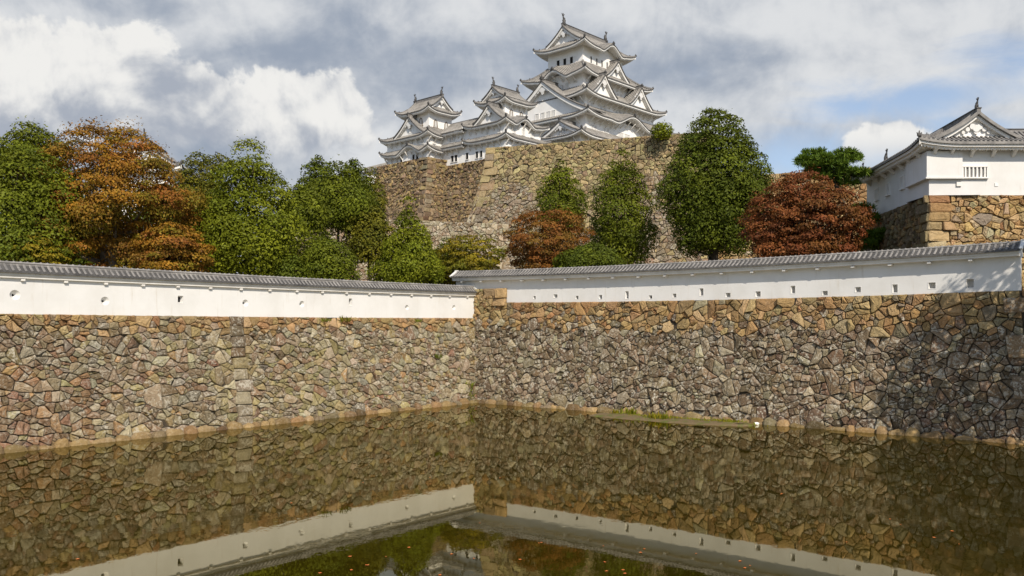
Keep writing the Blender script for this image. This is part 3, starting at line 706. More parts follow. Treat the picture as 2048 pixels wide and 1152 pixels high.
def window(root, f, u, z, w, h, kind='lattice', shutter=0.0):
    """f(u, out, z): point on a wall face, out = distance in front of it"""
    mb = MB(); t = .09
    B = lambda u0, u1, o0, o1, z0, z1, mi: mb.box(u0, u1, o0, o1, z0, z1, mi, f)
    if kind == 'arch':
        n = 9; out = [(-.62, -.5), (-.52, -.1), (-.5, .2), (-.36, .42), (-.12, .52), (0, .62)]; pts = out + [(-a, b) for a, b in out[-2::-1]]
        o_ = [f(u + a * w, .05, z + b * h) for a, b in pts]; i_ = [f(u + a * w * .70, .06, z + (b - .02) * h * .8) for a, b in pts]
        mb.grid([o_, i_], 1)
        mb.poly([f(u + a * w * .70, .03, z + (b - .02) * h * .8) for a, b in pts], 3)
        for k in (-.2, 0, .2): B(u + k * w - .05, u + k * w + .05, .02, .05, z - h * .4, z + h * .36, 0)
        B(u - w * .75, u + w * .75, 0, .14, z - h * .56, z - h * .5, 1)
    else:
        B(u - w / 2, u + w / 2, .0, .015, z - h / 2, z + h / 2, 2 if kind == 'dark' else 3)
        B(u - w / 2 - t, u + w / 2 + t, .0, .12, z + h / 2, z + h / 2 + t, 0); B(u - w / 2 - t, u + w / 2 + t, .0, .16, z - h / 2 - t, z - h / 2, 0)
        B(u - w / 2 - t, u - w / 2, .0, .1, z - h / 2, z + h / 2, 0); B(u + w / 2, u + w / 2 + t, .0, .1, z - h / 2, z + h / 2, 0)
        if kind == 'lattice':
            n = max(2, int(w / .3))
            for k in range(n): c = u - w / 2 + w * (k + .5) / n; B(c - w / n * .27, c + w / n * .27, .015, .07, z - h / 2, z + h / 2, 0)
        if shutter: B(u + shutter * (w / 2 + .55) - .48, u + shutter * (w / 2 + .55) + .48, .0, .09, z - h / 2, z + h / 2, 0)
    mb.build('window', ['whiteboard', 'umber', 'opening', 'lattice'], root)
ROT = math.atan2(.735, .678)
def f0(y): return lambda u, o, z: (u, y - o, z)     # wall face towards the right front
def f3(x): return lambda u, o, z: (x - o, u, z)     # wall face towards the left front

def build_keep():
    root = empty('castle_keep', (15.8, 177, 0), ROT, 'tall white five-tiered castle keep with many gabled grey roofs, highest building on the hill', 'castle keep')
    FL = [((-2.2, 31, .4, 10.2), 36, 45), ((2.0, 33, 2.2, 24), 40, 50.6), ((3.6, 29.8, 3.6, 22.0), 48, 55.6), ((5.7, 27.3, 5.7, 19.8), 52, 61.2), ((6.4, 21.2, 6.4, 16.3), 60, 67.6)]
    for r, a, b in FL: storey(root, r, a, b)
    mb = MB(); mb.poly([(0, 1, 28), (36, 1, 28), (33, 3, 41), (1, 3, 41)]); 
    # roof over the ground storey with its small gable on the left
    S = roof_set(); skirt(S, (-4.1, 33, -1.46, 11.6), (2.0, 31, 2.2, 10.6), 44.9, 47.4, .85, 5, (-2.2, 31, .4, 10.2), brackets=1.2)
    gable(S, lambda s, d, z: (d, s, z), 5.1, 5.4, -3.2, 2.6, 45.6, 48.3); finish(S, root)
    # second roof: big gable filling the left side, curved gable on the right
    S = roof_set(); skirt(S, (0, 35.2, 0, 26), (3.6, 29.8, 3.6, 22.4), 50.1, 52.8, .95, 6, (2.0, 33, 2.2, 24), kara={0: [(17.0, 6.2, 1.9)]}, brackets=1.0)
    gable(S, lambda s, d, z: (d, s, z), 13.0, 12.4, .3, 7.0, 51.1, 58.9, inset=1.2, board=.85, orn=1.4, wallz=50.6); finish(S, root)
    # third roof: a pair of triangular gables
    S = roof_set(); skirt(S, (1.4, 32, 1.4, 24.2), (5.7, 27.3, 5.7, 19.8), 54.9, 57.8, .95, 6, (3.6, 29.8, 3.6, 22), brackets=1.0)
    for c in (8.6, 22.6): gable(S, lambda s, d, z: (s, d, z), c, 4.5, 1.9, 8.0, 55.5, 59.9)
    finish(S, root)
    # fourth roof: curved gable left, triangular gable right
    S = roof_set(); skirt(S, (3.5, 29.5, 3.5, 22), (6.4, 21.2, 6.4, 16.3), 60.3, 63.4, .95, 5.5, (5.7, 27.3, 5.7, 19.8), kara={3: [(9.2, 3.9, 1.7)]}, brackets=1.0)
    gable(S, lambda s, d, z: (s, d, z), 16.4, 4.3, 4.0, 9.0, 61.0, 64.9); finish(S, root)
    # top roof: hip and gable, curved gable on the right
    S = roof_set(); skirt(S, (4.2, 23.4, 4.2, 18.7), (6.9, 20.7, 7.2, 15.7), 66.7, 68.8, .95, 5, (6.4, 21.2, 6.4, 16.3), kara={0: [(10.6, 3.7, 1.7)]})
    gable(S, lambda s, d, z: (d, s, z), 11.45, 4.9, 5.6, 22.0, 68.2, 71.9, both=True, fish=1, ridge=1.1)
    t = finish(S, root); fish(t, (6.0, 11.45, 72.6), 1.15, (1, 0)); fish(t, (21.6, 11.45, 72.6), 1.15, (-1, 0))
    for u in (13.3, 11.4, 9.5): window(root, f3(6.4), u, 64.1, .8, 1.5, 'dark', -1)
    for u in (9.3, 11.35, 13.3, 15.2): window(root, f0(6.4), u, 64.2, .5, 1.5, 'dark', 1)
    for u, z in ((11.5, 58.2), (10.2, 58.4), (8.0, 59.4), (14.2, 58.6)): window(root, f3(5.7), u, z, .75, 1.2)
    for u in (18.2, 19.6): window(root, f0(5.7), u, 57.8, .8, 1.2)
    for u in (5.9, 9.2, 10.7, 15.0, 16.6): window(root, f0(3.6), u, 53.0, .8, 1.2)
    for u in (4.2, 5.4, 8.5, 9.8): window(root, f0(2.2), u, 47.6, .75, 1.5)
    for u in (14.6, 17.0): window(root, f0(2.2), u, 47.6, 1.9, 1.5)
    for u in (15.3, 13.6, 12.0, 10.6): window(root, f3(1.5), u, 51.7, 1.05, 1.2)
    for u in (5.6, 4.4): window(root, f3(-2.3), u, 46.4, .7, .9)
build_keep()

def build_small_keeps():
    # right small keep and the gallery that runs back to the left one
    root = empty('castle_turret', (-1.08, 151.3, 0), ROT, 'small white castle keep standing between the tall keep and the long gallery', 'castle keep')
    lo, mid, top = (1.1, 11, 1.1, 10.5), (1.1, 10.7, 1.1, 10.5), (3.9, 10.2, 3.9, 9.4)
    storey(root, lo, 28, 39.4); storey(root, mid, 39, 42.2); storey(root, top, 41, 47)
    S = roof_set(); skirt(S, (0, 12.4, 0, 11.2), (1.1, 11, 1.1, 10.5), 39.4, 40.3, .7, 3.2, lo, pitch=.42, ribh=.11, sides=(0, 1, 3), fas=.21, orn=.8, brackets=.8); finish(S, root)
    S = roof_set(); skirt(S, (0, 12.0, 0, 11.2), (3.9, 10.2, 3.9, 9.4), 42.2, 44.2, .7, 3.2, mid, kara={0: [(5.5, 2.7, 1.15)]}, pitch=.42, ribh=.11, sides=(0, 1, 3), fas=.21, orn=.8, brackets=.8)
    gable(S, lambda s, d, z: (d, s, z), 4.9, 3.9, .4, 4.6, 42.6, 45.8, pitch=.42, ribh=.11, inset=.7, board=.4, orn=.8); finish(S, root)
    S = roof_set(); skirt(S, (2.6, 11.5, 2.65, 10.65), (4.3, 9.9, 4.4, 8.9), 46.9, 48.2, .7, 3, top, pitch=.42, ribh=.11, fas=.21, orn=.8, brackets=.7)
    gable(S, lambda s, d, z: (d, s, z), 6.65, 2.75, 3.4, 10.7, 47.9, 49.9, pitch=.42, ribh=.11, both=True, inset=.7, board=.35, fish=1, ridge=.8)
    t = finish(S, root); fish(t, (3.7, 6.65, 50.4), .75, (1, 0)); fish(t, (10.4, 6.65, 50.4), .75, (-1, 0))
    for u in (5.6, 8.4): window(root, f0(3.9), u, 44.9, .95, 1.5, 'arch')
    window(root, f3(3.9), 6.0, 45.6, .8, .9)
    for u in (3.3, 5.8, 8.2): window(root, f0(1.1), u, 41.0, .7, 1.0)
    for u in (2.6, 5.6): window(root, f3(1.1), u, 41.0, .7, 1.1)
    for u in (4.6, 5.5): window(root, f3(1.2), u, 43.7, .5, .8)
    for u in (2.2, 7.2, 8.3): window(root, f3(1.1), u, 37.2, .65, 1.2, 'dark')
    # gallery
    g = empty('castle_gallery', (-1.08, 151.3, 0), ROT, 'long white two-storey gallery with tiled eaves linking the two small keeps', 'castle gallery')
    storey(g, (1.1, 9, 10.5, 20), 28, 39.4); storey(g, (1.1, 9, 10.5, 20), 39, 42.3)
    S = roof_set(); skirt(S, (0, 10, 11.2, 19), (1.1, 9, 11.2, 19), 39.4, 40.3, 0, 3, (1.1, 9, 11.2, 19), pitch=.42, ribh=.11, sides=(3,), fas=.21, hips=False, brackets=.8); finish(S, g)
    S = roof_set(); skirt(S, (0, 10, 11.2, 19), (4.2, 5.8, 11.2, 19), 42.2, 44.9, 0, 3, (1.1, 9, 11.2, 19), pitch=.42, ribh=.11, sides=(1, 3), fas=.21, hips=False, brackets=.8)
    new_ridge(S).bar((5, 10.6, 45.0), (5, 19.4, 45.0), .9, .55, 0); finish(S, g)
    for u in (12.0, 14.4, 15.4): window(g, f3(1.1), u, 41.0, .7, 1.1)
    for u in (10.9, 13.9, 14.9): window(g, f3(1.1), u, 37.3, .7, 1.2, 'dark')
    # left small keep
    r2 = empty('castle_turret', (-15.85, 160, 0), ROT, 'small white castle keep at the left end of the castle, above a brown stone base', 'castle keep')
    lo, top = (1.1, 10, 1.1, 13.2), (2.5, 8.5, 2.4, 9.2)
    storey(r2, lo, 28, 39.1); storey(r2, lo, 39, 42.0); storey(r2, top, 40, 46.9)
    S = roof_set(); skirt(S, (0, 10.6, 0, 14.3), (1.1, 10, 1.1, 13.2), 39.0, 40.0, .75, 3.4, lo, kara={3: [(5.9, 3.6, 1.35)]}, pitch=.42, ribh=.11, fas=.21, orn=.8, brackets=.8); finish(S, r2)
    S = roof_set(); skirt(S, (0, 10.6, 0, 14.4), (2.5, 8.5, 2.4, 9.2), 41.8, 43.8, .75, 3.4, lo, pitch=.42, ribh=.11, fas=.21, orn=.8, brackets=.8)
    gable(S, lambda s, d, z: (d, s, z), 6.1, 4.4, .4, 4.2, 42.3, 45.9, pitch=.42, ribh=.11, inset=.7, board=.4, orn=.8); finish(S, r2)
    S = roof_set(); skirt(S, (1.1, 9.8, 1.0, 10.8), (3.0, 8.0, 2.6, 9.2), 46.8, 48.1, .75, 3, top, pitch=.42, ribh=.11, fas=.21, orn=.8)
    gable(S, lambda s, d, z: (s, d, z), 5.45, 2.7, 1.7, 10.0, 47.8, 50.0, pitch=.42, ribh=.11, both=True, inset=.7, board=.35, fish=1, ridge=.8)
    t = finish(S, r2); fish(t, (5.45, 2.0, 50.5), .75, (0, 1)); fish(t, (5.45, 9.8, 50.5), .75, (0, -1))
    for u in (4.2, 7.0): window(r2, f0(2.4), u, 44.6, .95, 1.5, 'arch')
    window(r2, f3(2.5), 4.7, 45.0, .95, 1.5, 'arch')
    for u in (2.6, 3.7): window(r2, f3(1.1), u, 40.9, .65, 1.1)
    window(r2, f0(1.1), 2.6, 40.9, .65, 1.1)
    for u in (5.6, 6.4): window(r2, f3(1.2), u, 43.3, .5, .8)
    for u in (4.1, 5.2, 8.8): window(r2, f3(1.1), u, 37.9, .65, 1.3, 'dark')
build_small_keeps()

# ------------------------------------------------------------------ high stone walls of the hill
def col_hill(u, v, rng, L, Ht):
    q = v / Ht
    if q < .60 + .18 * math.sin(u * .35) and rng.random() < .85: return (*vary(pick(rng, [(2, (.21, .17, .128)), (2, BROWN), (1, GREY), (.8, PALE)]), rng), rng.uniform(.3, .9))
    return (*vary(pick(rng, [(5, (.36, .305, .175)), (3, (.31, .26, .155)), (2, (.26, .205, .13)), (.4, GREY)]), rng), rng.uniform(0, .2))
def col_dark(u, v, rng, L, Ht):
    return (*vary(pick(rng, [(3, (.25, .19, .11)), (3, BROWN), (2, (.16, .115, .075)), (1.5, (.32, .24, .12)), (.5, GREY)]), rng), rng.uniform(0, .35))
def col_pale(u, v, rng, L, Ht):
    return (*vary(pick(rng, [(3, PALE), (2, GREY), (2, BROWN)]), rng), rng.uniform(.5, 1))
def col_base(u, v, rng, L, Ht): return (*vary(pick(rng, [(4, (.45, .335, .19)), (3, (.41, .285, .14)), (1, ORANGE), (1, (.42, .35, .23)), (.7, PALE)]), rng), .05)
BIG = [(.65, 1.05, .40, 10), (.42, .58, .42, 10), (.18, .28, .24, 8), (.08, .13, .15, 4)]
b0 = W(972, 296, 112); b1 = W(1425, 261.3, 102.3)
stone_wall('stone_wall', 'high tan stone rampart with a sharp slanting corner below the tall keep', b0[:2], b1[:2], 7.5, 29.0, 6.2, 41, BIG, col_hill, 1.35, .1, 1.45, ext0=6.0, corner0=True, cheight=1.05, cap=9, gap=.03, bulge=1.6)
q = Vector(b0[:2]); stone_wall('stone_wall', 'side face of the high tan rampart, hidden behind its slanting corner', (q + Vector((.10, 1)).normalized() * 22), q, 7.5, 29.0, 6.0, 43, BIG, col_hill, 1.35, .1, 1.45, ext1=6.2, cap=4, gap=.03)
def loc(o, x, y): return (o[0] + .678 * x - .735 * y, o[1] + .735 * x + .678 * y)
OA, OB = (-15.85, 160), (-1.08, 151.3)
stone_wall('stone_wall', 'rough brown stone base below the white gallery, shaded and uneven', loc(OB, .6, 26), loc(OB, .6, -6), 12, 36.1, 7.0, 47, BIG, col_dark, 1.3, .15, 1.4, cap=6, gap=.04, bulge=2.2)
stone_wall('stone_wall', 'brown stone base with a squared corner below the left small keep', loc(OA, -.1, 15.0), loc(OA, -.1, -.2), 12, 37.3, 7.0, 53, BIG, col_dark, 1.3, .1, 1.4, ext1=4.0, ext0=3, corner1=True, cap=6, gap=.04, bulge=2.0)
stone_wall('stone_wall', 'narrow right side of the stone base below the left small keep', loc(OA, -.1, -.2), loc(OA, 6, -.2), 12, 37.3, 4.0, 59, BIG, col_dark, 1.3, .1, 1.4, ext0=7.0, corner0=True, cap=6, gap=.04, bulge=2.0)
t0 = W(520, 430, 99); t1 = W(1040, 432, 109)
stone_wall('stone_wall', 'low pale stone terrace wall behind the trees, below the ramparts', t0[:2], t1[:2], 7.0, 18.6, 3.5, 61, BIG, col_pale, 1.5, .1, 1.2, cap=6, gap=.03, bulge=1.5)
w0 = W(1430, 345, 99); w1 = W(1790, 345, 92)
stone_wall('stone_wall', 'tan stone wall behind the dark red maple and the pine', w0[:2], w1[:2], 7.0, 22.9, 3.5, 67, BIG, col_base, 1.4, .1, 1.3, cap=5, gap=.03, bulge=1.4)
mb = MB()   # keep's own stone base behind the rampart
kb, _, _, _ = stone_wall('stone_wall', 'stone plinth under the tall keep, behind the high rampart', loc((15.8, 177), -3.2, .2), loc((15.8, 177), 33, .2), 26, 42.5, 3.5, 71, BIG, col_hill, 1.4, 0, 1.3, cap=6, gap=.03)

# ------------------------------------------------------------------ corner tower on the right
def build_tower():
    YT = 52.0; XT = (1858 - 1024) / F * YT; rz = -math.atan(.10)
    root = empty('corner_tower', (XT, YT, 0), 0, 'white plastered corner tower with tiled gable and barred window on a tan stone base', 'castle tower')
    ZB, ZE = 13.66, 16.75; DEP = 12.0; WX = 9.0; sk = .10
    def P(x, y, z): return (x + sk * y, y, z)                  # body leans along the receding face
    mb = MB()
    for a, b in (((0, 0), (WX, 0)), ((WX, 0), (WX, DEP)), ((WX, DEP), (0, DEP)), ((0, DEP), (0, 0))): mb.poly([P(*a, ZB), P(*b, ZB), P(*b, ZE), P(*a, ZE)])
    mb.build('wall', 'plaster', root)
    b = MB()                                                    # stone-dropping bay that wraps the corner
    zb0, zb1 = 14.72, 16.3
    b.box(0, 1.95, -.22, .0, zb0, zb1, 0, P); b.box(-.22, 0, -.222, 3.3, zb0, zb1, 0, P)
    b.box(0, 2.02, -.30, .0, zb0 - .09, zb0, 0, P); b.box(-.30, 0, -.302, 3.4, zb0 - .09, zb0 + .002, 0, P); b.build('bay', 'plaster', root)
    def win(u, z, w, h, face, n):
        f = (lambda a, o, zz: P(a, -o, zz)) if face == 0 else (lambda a, o, zz: P(-o, a, zz)); m_ = MB()
        m_.box(u - w / 2, u + w / 2, 0, .01, z - h / 2, z + h / 2, 1, f)
        for (x0, x1, z0, z1, o) in ((-w / 2 - .07, w / 2 + .07, h / 2, h / 2 + .07, .12), (-w / 2 - .1, w / 2 + .1, -h / 2 - .08, -h / 2, .18), (-w / 2 - .07, -w / 2, -h / 2, h / 2, .1), (w / 2, w / 2 + .07, -h / 2, h / 2, .1)): m_.box(u + x0, u + x1, 0, o, z + z0, z + z1, 0, f)
        for k in range(n): c = u - w / 2 + w * (k + .5) / n; m_.box(c - .045, c + .045, .01, .1, z - h / 2, z + h / 2, 0, f)
        m_.build('window', ['whiteboard', 'lattice'], root)
    win(2.78, 15.05, 1.42, .62, 0, 6)
    for u in (4.4, 7.2, 9.6): win(u, 15.15, .55, .75, 3, 2)
    d = MB(); d.box(1.65, 1.95, -.1, 0, 14.2, 14.45, 0, P); d.build('loophole', 'whiteboard', root); d = MB(); d.box(4.0, 4.2, -.04, 0, 14.2, 14.4, 0, P); d.build('loophole', 'whiteboard', root)
    # brackets
    for x in (.25, 1.3, 2.55, 3.85, 5.1, 6.4):
        k = MB(); k.bar(P(x, .0, 16.05), P(x, -.72, 16.58), .17, .2); k.build('bracket', 'whiteboard', root)
    for y in (.9, 2.6, 4.3, 6.0, 7.7, 9.4, 11.0):
        k = MB(); k.bar(P(0, y, 16.05), P(-.72, y, 16.58), .17, .2); k.build('bracket', 'whiteboard', root)
    S = roof_set()
    skirt(S, (-.95, WX + 1, -.95, DEP + .8), (1.2, WX - 1, 1.1, DEP - 1.2), 16.72, 17.75, .28, 2.6, (0, WX, 0, DEP), pitch=.275, ribh=.075, fas=.12, tilt=.1, orn=.55)
    gable(S, lambda s, d_, z: (s, d_, z), 2.95, 2.6, -.1, 11, 17.05, 18.62, pitch=.275, ribh=.075, inset=.42, board=.20, fish=1, ridge=.55, wallz=16.9)
    gable(S, lambda s, d_, z: (d_, s, z), 4.2, 3.2, 3.2, WX + .4, 17.0, 18.35, pitch=.275, ribh=.075, inset=.5, board=.2, ridge=.5, orn=.3)
    for part in [S['tile'], S['white']] + S['ridges']: part.v = [P(*p) for p in part.v]
    t = finish(S, root, 'tiled_roof', ('tile', 'rib', 'rib')); fish(t, P(2.95, .05, 18.93), .36, (0, 1)); fish(t, P(-.1, 7.4, 17.2), .42, (0, 1)); fish(t, P(-.5, 11.4, 17.0), .42, (0, 1))
    # stone base
    sz = [(.42, .62, .45, 12), (.30, .38, .4, 12), (.09, .15, .25, 8)]
    stone_wall('stone_wall', 'sunlit tan stone base under the front of the corner tower', (XT - .05, YT - .05), (XT + WX, YT - .05), 7.2, ZB, .28, 73, sz, col_base, 1.4, .1, 1.2, ext0=.25, corner0=True, cheight=.6, cap=3)
    stone_wall('stone_wall', 'shaded stone base under the left side of the corner tower', (XT - .05 + sk * 13, YT + 13), (XT - .05, YT - .05), 7.2, ZB, .25, 79, [(.45, .62, .5, 12), (.25, .36, .4, 12), (.1, .14, .2, 6)], lambda u, v, rng, L, Ht: (*vary(pick(rng, [(3, (.25, .2, .12)), (2, (.19, .16, .11)), (1, TAN)]), rng), .05), 1.5, .1, 1.2, ext1=.28, cap=3, corner1=True, cheight=.6)  # same base as the front; side's shade put into darker stone colours
build_tower()

# ------------------------------------------------------------------ other small buildings behind
def build_back():
    x, y, _ = W(289, 300, 106)
    r = empty('castle_tower', (x, y, 0), .1, 'white plastered turret with a tiled gable half hidden behind the orange tree', 'castle tower')
    storey(r, (-3.6, 3.6, 0, 8), 8, 25.4, 'wall'); S = roof_set()
    skirt(S, (-4.8, 4.8, -1.2, 9.2), (-3.0, 3.0, 1.0, 7.6), 25.2, 26.6, .5, 2.5, (-3.6, 3.6, 0, 8), pitch=.4, ribh=.1, fas=.3, orn=.7)
    gable(S, lambda s, d, z: (s, d, z), 0, 3.6, -.2, 8.2, 26.0, 28.6, pitch=.4, ribh=.1, inset=.6, board=.35, both=True, fish=1, ridge=.7); t = finish(S, r); fish(t, (0, 0, 29.0), .6, (0, 1))
    # tiled wall running down behind the left small keep
    a = Vector(W(776, 326, 176)[:2]); b = Vector(W(728, 342, 176)[:2]); d = (b - a); L = d.length; d = d / L; N = Vector((d.y, -d.x))
    if N.y > 0: N = -N
    p = empty('plaster_wall', (a.x, a.y, 36.3), 0, 'short tiled wall sloping down from the left end of the castle', 'plaster wall')
    m_ = MB()
    def P(s, n, z): q = d * s + N * n; return (q.x, q.y, z - s * .24)
    m_.box(0, L, -.2, .2, -14, 2.0, 0, P); m_.build('wall_body', 'plaster2', p); m_ = MB()
    us = rib_cols(L, .4)
    m_.grid([[P(u, .9, 1.75), P(u, .9, 1.95 + h * .1), P(u, 0, 2.7 + h * .1), P(u, -.9, 1.95 + h * .1)] for u, h in us], fm=lambda i, j: 2 if j == 0 else (1 if us[i][1] > .6 else 0)); m_.bar(P(0, 0, 2.8), P(L, 0, 2.8), .4, .4, 1); m_.build('tile_roof', ['midtile', 'lighttile', 'dark'], p)
build_back()

# ------------------------------------------------------------------ trees
def leaves_mesh(pos, nrm, size, colr, rngn, aspect=.55):
    n = len(pos); up = rngn.normal(size=(n, 3)); a = np.cross(nrm, up); a /= np.linalg.norm(a, axis=1)[:, None] + 1e-9; b = np.cross(nrm, a)
    s = size[:, None]; bend = nrm * (s * .18)
    v = np.stack([pos - a * s, pos + b * s * aspect + bend, pos + a * s, pos - b * s * aspect + bend], 1).reshape(-1, 3)
    return v, np.repeat(colr, 4, axis=0)
def foliage(name, v, col, parent):
    n = len(v) // 4; me = bpy.data.meshes.new(name); me.vertices.add(n * 4); me.vertices.foreach_set('co', v.astype(np.float32).ravel())
    me.loops.add(n * 4); me.loops.foreach_set('vertex_index', np.arange(n * 4, dtype=np.int32)); me.polygons.add(n)
    me.polygons.foreach_set('loop_start', np.arange(0, n * 4, 4, dtype=np.int32)); me.polygons.foreach_set('loop_total', np.full(n, 4, dtype=np.int32))
    me.materials.append(M['leaf']); at = me.color_attributes.new('leaf', 'FLOAT_COLOR', 'POINT')
    at.data.foreach_set('color', np.concatenate([col, np.ones((len(col), 1))], 1).astype(np.float32).ravel())
    me.update(calc_edges=True); me.validate(); o = bpy.data.objects.new(name, me); COL.objects.link(o); o.parent = parent; return o
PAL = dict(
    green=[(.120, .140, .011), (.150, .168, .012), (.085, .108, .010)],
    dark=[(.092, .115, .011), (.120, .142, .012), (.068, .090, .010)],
    bright=[(.150, .170, .011), (.180, .195, .012), (.110, .135, .010)],
    olive=[(.130, .125, .013), (.155, .140, .013), (.09, .10, .012)],
    orange=[(.28, .130, .016), (.22, .135, .015), (.26, .092, .022), (.15, .135, .014), (.33, .165, .018), (.19, .10, .02)],
    red=[(.185, .058, .022), (.155, .052, .020), (.22, .078, .024), (.15, .070, .018)],
    rust=[(.23, .085, .020), (.19, .074, .019), (.20, .100, .018), (.14, .09, .016)],
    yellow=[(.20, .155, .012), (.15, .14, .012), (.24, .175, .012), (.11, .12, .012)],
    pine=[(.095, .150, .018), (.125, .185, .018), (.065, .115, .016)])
PROFILE = dict(
    dome=lambda h: max(0, 1 - abs(max(0, h - .3) / .7) ** 2.7) ** .5 * (.8 + .2 * min(1, h / .3)),
    cone=lambda h: (1 - h ** 1.25) ** .8 * (.55 + .45 * min(1, h * 5)),
    column=lambda h: (min(1, .55 + 1.6 * h)) * max(0, 1 - h ** 2.6) ** .55,
    egg=lambda h: max(0, 1 - abs(max(0, h - .35) / .65) ** 2.1) ** .62 * (.7 + .3 * min(1, h / .35)),
    spread=lambda h: (.62 + .38 * math.sin(min(1, h * 1.5) * math.pi / 2 + .1)) * max(0, 1 - h ** 3.6) ** .5)
def tree(name, label, cx, cy, Y, wpx, top, bot, pal, prof, seed, ground=None, dens=1.0, leaf=.25, flat=.8, clump=.24, trunk=True, bark='bark', stems=1, group='trees behind the moat walls', gaps=.0, lean=0.0, outer=.66, cat='tree', depth=.85, jit=.35, spray=.05, space=.74, lobe=.12):
    """cx: picture column of the crown; top and bot: picture rows of the crown's ends; Y: distance from the camera"""
    rng = np.random.default_rng(seed); rr = random.Random(seed)
    X, _, zt = W(cx, top, Y); zb = W(cx, bot, Y)[2]; Rw = wpx / 2 / F * Y; hh = zt - zb
    g = terrain(X, Y) - .2 if ground is None else ground
    root = empty(name, (X, Y, g), 0, label, cat, group); pf = PROFILE[prof]; rc0 = max(.38, clump * min(Rw, hh * .5) * 1.7)
    cen = []; rad = []
    area = 2 * math.pi * Rw * hh * .6 + 1.5 * Rw * Rw; n = int(area / (rc0 * rc0) * 1.6 * (1 - gaps)) + 10
    k = 0; tries = 0; l1, l2, l3 = (rr.uniform(0, 6.28) for _ in range(3))
    while k < n and tries < n * 25:
        tries += 1; h = rr.random(); p = pf(h)
        if rr.random() > p + .3: continue
        a = rr.uniform(0, 2 * math.pi); lob = 1 + lobe * (math.sin(2 * a + l1 + 5 * h) * .6 + math.sin(3 * a + l2 - 7 * h) * .5); r = max(0, p * Rw * 1.04 * min(lob, 1.06) - rc0 * .6) * (rr.uniform(outer, 1.0) ** .5 if rr.random() < .82 else rr.random()) * rr.uniform(.86, 1.06)
        c = (r * math.cos(a) + lean * h * hh, r * math.sin(a) * depth, zb - g + rc0 * .3 + h * (hh - rc0 * .75)); 
        if cen and min((q[0] - c[0]) ** 2 + (q[1] - c[1]) ** 2 + (q[2] - c[2]) ** 2 * 1.3 for q in cen) < (space * rc0) ** 2: continue
        cen.append(c); rad.append(rc0 * rr.uniform(1 - jit, 1 + jit) * (.8 + .3 * (1 - h))); k += 1
    cen = np.array(cen); rad = np.array(rad); pals = np.array(PAL[pal]); P = []; Nn = []; C = []
    mid = np.array([0, 0, zb - g + hh * .45])
    for c, r in zip(cen, rad):
        leaf_ = leaf * .86; m_ = int(14 * dens * (r / leaf_) ** 2 * .55) + 6
        d = rng.normal(size=(m_, 3)); outd = c - mid; outd /= np.linalg.norm(outd) + 1e-6; d += outd * .8 + np.array([0, 0, .7]); d /= np.linalg.norm(d, axis=1)[:, None]
        pos = c + d * (r * (.70 + .38 * rng.random((m_, 1)))) * np.array([1, 1, flat])
        nn = d * .9 + outd * .3 + rng.normal(size=(m_, 3)) * .55 + np.array([0, 0, .25]); nn /= np.linalg.norm(nn, axis=1)[:, None]
        sp = rng.random((m_, 1)) < spray; pos = pos + sp * (outd * .5 + np.array([0, 0, .45]) + rng.normal(size=(m_, 3)) * .25) * (rng.random((m_, 1)) * r * .55)
        base = pals[rng.integers(len(pals))]; o2 = pals[rng.integers(len(pals), size=m_)]
        cc = (base * .6 + o2 * .4) * rng.uniform(.80, 1.22) * rng.uniform(.78, 1.25, size=(m_, 1)); P.append(pos); Nn.append(nn); C.append(cc)
    P = np.concatenate(P); Nn = np.concatenate(Nn); C = np.concatenate(C); s = leaf * rng.uniform(.5, 1.15, size=len(P)) * .56
    v, c = leaves_mesh(P, Nn, s, C, rng); foliage('crown', v, c, root)
    if trunk:
        tb = MB(); zt_ = zb - g + hh * .72; r0 = max(.12, Rw * .075)
        for s_ in range(stems):
            ox = rr.uniform(-.3, .3) * (s_ > 0); lx = rr.uniform(-.22, .22) * Rw * (1.8 if stems > 1 else .4); ly = rr.uniform(-.2, .2) * Rw
            pts = [(ox + lx * q + lean * q * hh * .6, ly * q, zt_ * q - .3) for q in (0, .15, .35, .55, .78, 1)]
            tb.tube(pts, [r0 * k_ for k_ in (1.35, 1.0, .85, .65, .4, .15)], 8)
            idx = rr.sample(range(len(cen)), min(10, len(cen)))
            for i in idx:
                e = cen[i]; q = min(.9, max(.25, (e[2] - Rw * .35) / max(zt_, .1))); st = (ox + lx * q + lean * q * hh * .6, ly * q, zt_ * q - .3)
                m_ = [(st[j] * .45 + e[j] * .55) for j in range(3)]; m_[2] -= .12 * Rw
                tb.tube([st, m_, tuple(e)], [r0 * .38, r0 * .24, r0 * .06], 6)
        tb.build('trunk', bark, root, smooth=True)
    return root
T = tree
T('evergreen_tree', 'big green broadleaf tree at the left edge of the picture', 28, 400, 58, 220, 285, 545, 'green', 'dome', 101, leaf=.24)
T('evergreen_tree', 'tall green tree behind the one at the left edge, its round top rising above it', 62, 300, 72, 150, 243, 430, 'green', 'egg', 102, leaf=.28)
T('maple_tree', 'wide orange autumn tree with pale forked trunk at the left', 224, 400, 62, 352, 248, 560, 'orange', 'spread', 103, leaf=.20, flat=.42, clump=.125, bark='palebark', stems=3, gaps=.34, jit=.6, outer=.4, spray=.22, space=1.02, lobe=.3)
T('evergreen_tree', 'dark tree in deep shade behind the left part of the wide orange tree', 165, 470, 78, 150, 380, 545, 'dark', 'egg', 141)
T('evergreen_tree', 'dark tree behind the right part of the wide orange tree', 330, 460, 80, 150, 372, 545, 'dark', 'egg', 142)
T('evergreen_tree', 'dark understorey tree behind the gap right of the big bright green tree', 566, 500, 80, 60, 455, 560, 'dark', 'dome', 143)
T('evergreen_tree', 'dark understorey tree behind the ladder and the rounded shrub', 640, 500, 84, 60, 455, 560, 'dark', 'dome', 144)
